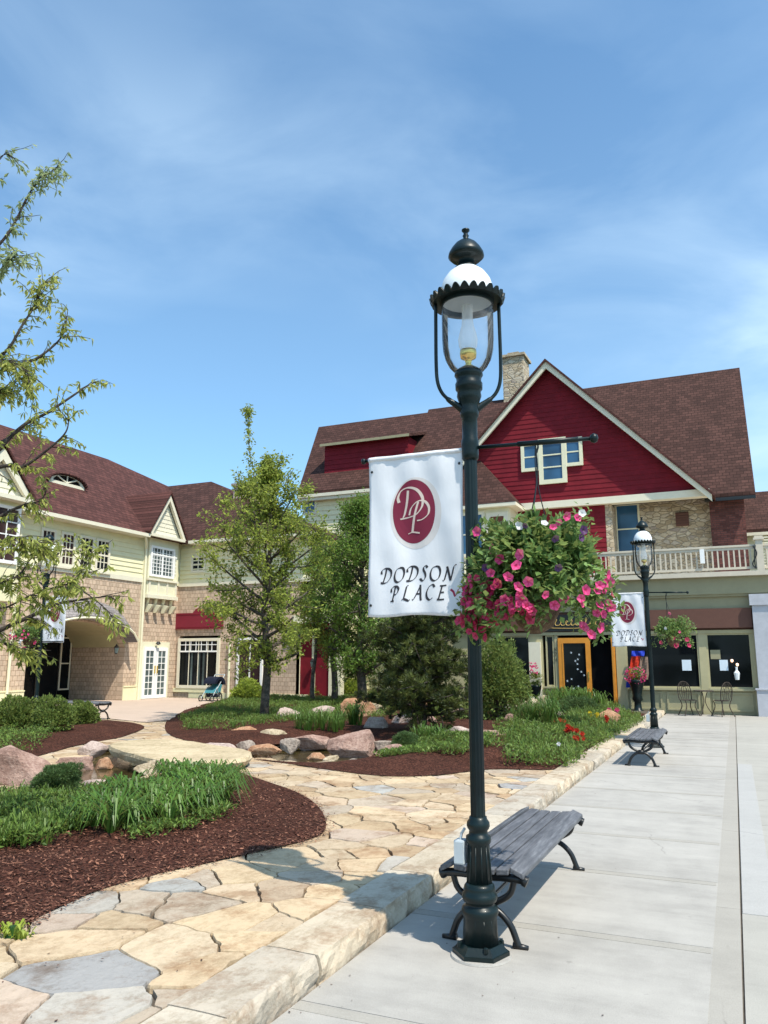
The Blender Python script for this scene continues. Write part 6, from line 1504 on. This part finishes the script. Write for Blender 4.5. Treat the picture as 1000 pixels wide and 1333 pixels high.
# ---- foreground tree: trunk just outside the left edge, drooping sprays of young leaves
random.seed(77); TD=6.6
tr=thing('foreground_tree','nearest tree reaching in from the left edge with drooping young leaves on dark branches','tree',tuple(PD(-120,1150,TD)[:2])+(ZG,))
bx_,by_=PD(-130,1000,TD)[:2]
bm=bmesh.new(); tube(bm,catmull([(bx_,by_,ZG-.1),(bx_+.04,by_,1.5),(bx_-.03,by_,3),(bx_+.05,by_,4.6),(bx_+.15,by_,6.4)],5),[.13*(1-.04*i) for i in range(21)],12)
brs=[([(-125,690),(-40,625),(24,559),(60,538),(95,515),(112,503),(126,497)],.022,'y',.55),
([(-125,600),(-30,500),(12,480),(45,468),(72,448),(84,430),(88,405)],.02,'y',1),
([(-125,560),(-20,478),(10,455),(28,425),(44,400),(52,380),(58,368)],.018,'y',1),
([(-115,480),(-40,360),(2,315),(20,288),(38,252),(55,232),(74,218)],.018,'p',1.3),
([(-125,740),(-60,640),(0,608),(28,608),(56,590),(84,565),(90,545)],.024,'y',1.1),
([(-100,700),(-30,590),(2,575),(30,558),(48,548)],.02,'y',.8),
([(-125,800),(-40,700),(0,672),(32,657),(52,652),(60,640)],.02,'y',1.2),
([(-125,920),(-40,840),(5,818),(45,800),(75,786),(110,780),(143,776)],.028,'y',1.1),
([(60,792),(80,770),(98,755),(108,738),(113,722)],.010,'y',1.0),
([(-110,860),(-30,780),(0,760),(25,748),(40,728),(60,715)],.016,'y',2.0),
([(-110,880),(-20,800),(10,790),(40,775),(70,765),(95,758)],.012,'y',1.8),
([(-110,800),(-40,720),(-10,712),(20,700),(45,705)],.012,'y',1.6),
([(-125,860),(-50,832),(-5,835),(20,842),(35,850)],.012,'y',1.2),
([(-100,520),(-40,400),(-20,380),(0,352),(10,340),(22,330)],.012,'p',1.3),
([(-100,600),(-30,540),(-8,515),(8,505),(25,495)],.012,'y',1.8),
([(-100,430),(-40,290),(-12,230),(0,205),(12,200)],.012,'p',.7),
([(-100,620),(-35,480),(-10,470),(12,470),(35,485),(38,500)],.010,'y',1.4),
([(95,760),(120,778),(140,795),(150,812)],.007,'y',1.0)]
mby=MeshB(); mbp=MeshB(); 
def sprig(p,dr,mb_,n):
    tw=[p]; d=(dr+rvec()*.7).normalized(); L=R(.06,.30); 
    for i in range(3): d=(d+rvec()*.3+Vector((0,0,-.16))).normalized(); tw.append(tw[-1]+d*L/3)
    tube(bm,tw,[.004,.0035,.003,.002],4)
    for i in range(n):
        c=random.choice(tw[1:])+rvec()*.012; ld=(rvec()*.75+d*.25+Vector((0,0,-.75))).normalized(); leaf(mb_,c,ld,rvec(),R(.045,.095),R(.015,.028),None,.12)
for k,(px,r0,kind,den) in enumerate(brs):
    dd=TD+R(-.5,.6); P3=[PD(x,y,TD+(dd-TD)*(i/(len(px)-1))) for i,(x,y) in enumerate(px)]; q=catmull(P3,8); n=len(q)
    tube(bm,q,[max(.004,r0*(1-.85*i/n)) for i in range(n)],7)
    mb_=mbp if kind=='p' else mby
    for i in range(2,n):
        fr_=i/n; m=int(den*(1.7 if fr_>.30 else .7)*R(.3,1.9)+.5)
        clump=max(0,.32+noise.noise((k*7.3,i*.55,2))*2.3)
        for s in range(int(m*clump+.5)):
            sprig(q[i]+rvec()*.01,(q[min(i+1,n-1)]-q[i-1]).normalized(),mb_,random.randint(7,13))
obj('trunk',bm,'barkd',tr,True); build('crown',mby,'leaf_young',tr); o=build('upper_crown',mbp,'leaf_pale',tr); print('fore',len(mby.f),len(mbp.f))
# ================================================================ SKY, SUN, CAMERA
sd=Vector((.53,-.28,1)).normalized(); el=math.asin(sd.z); az=math.atan2(sd.x,sd.y)
w=bpy.data.worlds.new('World'); scene.world=w; w.use_nodes=True; nt=w.node_tree; bg=nt.nodes['Background']
sky=nt.nodes.new('ShaderNodeTexSky'); sky.sky_type='NISHITA'; sky.sun_disc=False; sky.sun_elevation=el; sky.sun_rotation=az; sky.air_density=1.0; sky.dust_density=1.2; sky.ozone_density=1.2; sky.altitude=200
tc=nt.nodes.new('ShaderNodeTexCoord'); mp=nt.nodes.new('ShaderNodeMapping'); mp.inputs['Scale'].default_value=(1,1,2.6); mp.inputs['Rotation'].default_value=(0,.35,.6); nt.links.new(tc.outputs['Generated'],mp.inputs[0])
n1=N(nt,'ShaderNodeTexNoise'); n1.inputs['Scale'].default_value=2.9; n1.inputs['Detail'].default_value=9; n1.inputs['Roughness'].default_value=.55; n1.inputs['Distortion'].default_value=.5; nt.links.new(mp.outputs[0],n1.inputs['Vector'])
n2=N(nt,'ShaderNodeTexNoise'); n2.inputs['Scale'].default_value=1.1; n2.inputs['Detail'].default_value=3; nt.links.new(mp.outputs[0],n2.inputs['Vector'])
cl=math_(nt,'MULTIPLY',ramp(nt,n1.outputs['Fac'],[(.34,(0,0,0)),(.66,(1,1,1))]),ramp(nt,n2.outputs['Fac'],[(.34,(0,0,0)),(.58,(1,1,1))]))
sp=nt.nodes.new('ShaderNodeSeparateXYZ'); nt.links.new(tc.outputs['Generated'],sp.inputs[0])
low=ramp(nt,sp.outputs['Z'],[(.0,(.55,.55,.55)),(.22,(.85,.85,.85)),(.45,(.70,.70,.70)),(.66,(.22,.22,.22))])
cl=math_(nt,'ADD',math_(nt,'MULTIPLY',cl,low),math_(nt,'MULTIPLY',low,.14))
tint=mix(nt,sky.outputs[0],(.96,1.38,1.50),1.0,'MULTIPLY')
col=mix(nt,tint,(5.3,7.0,8.5),cl); nt.links.new(col,bg.inputs['Color']); bg.inputs['Strength'].default_value=.13
sun=bpy.data.lights.new('sun','SUN'); sun.energy=4.95; sun.angle=math.radians(.55); sun.color=(1,.925,.80); so=bpy.data.objects.new('sun',sun); COL.objects.link(so); so.rotation_euler=sd.to_track_quat('Z','Y').to_euler(); so.location=(5,-5,20)
cam=bpy.data.cameras.new('camera'); co=bpy.data.objects.new('camera',cam); COL.objects.link(co); co.location=(0,0,H); co.rotation_euler=(math.pi/2+P,0,A)
cam.sensor_fit='HORIZONTAL'; cam.sensor_width=36; cam.lens=36*F/1000; cam.clip_end=3000; cam.clip_start=.05
scene.camera=co; scene.render.resolution_x=768; scene.render.resolution_y=1024
vs_=scene.view_settings; vs_.view_transform='Standard'; vs_.look='None'; vs_.exposure=.27; vs_.gamma=1
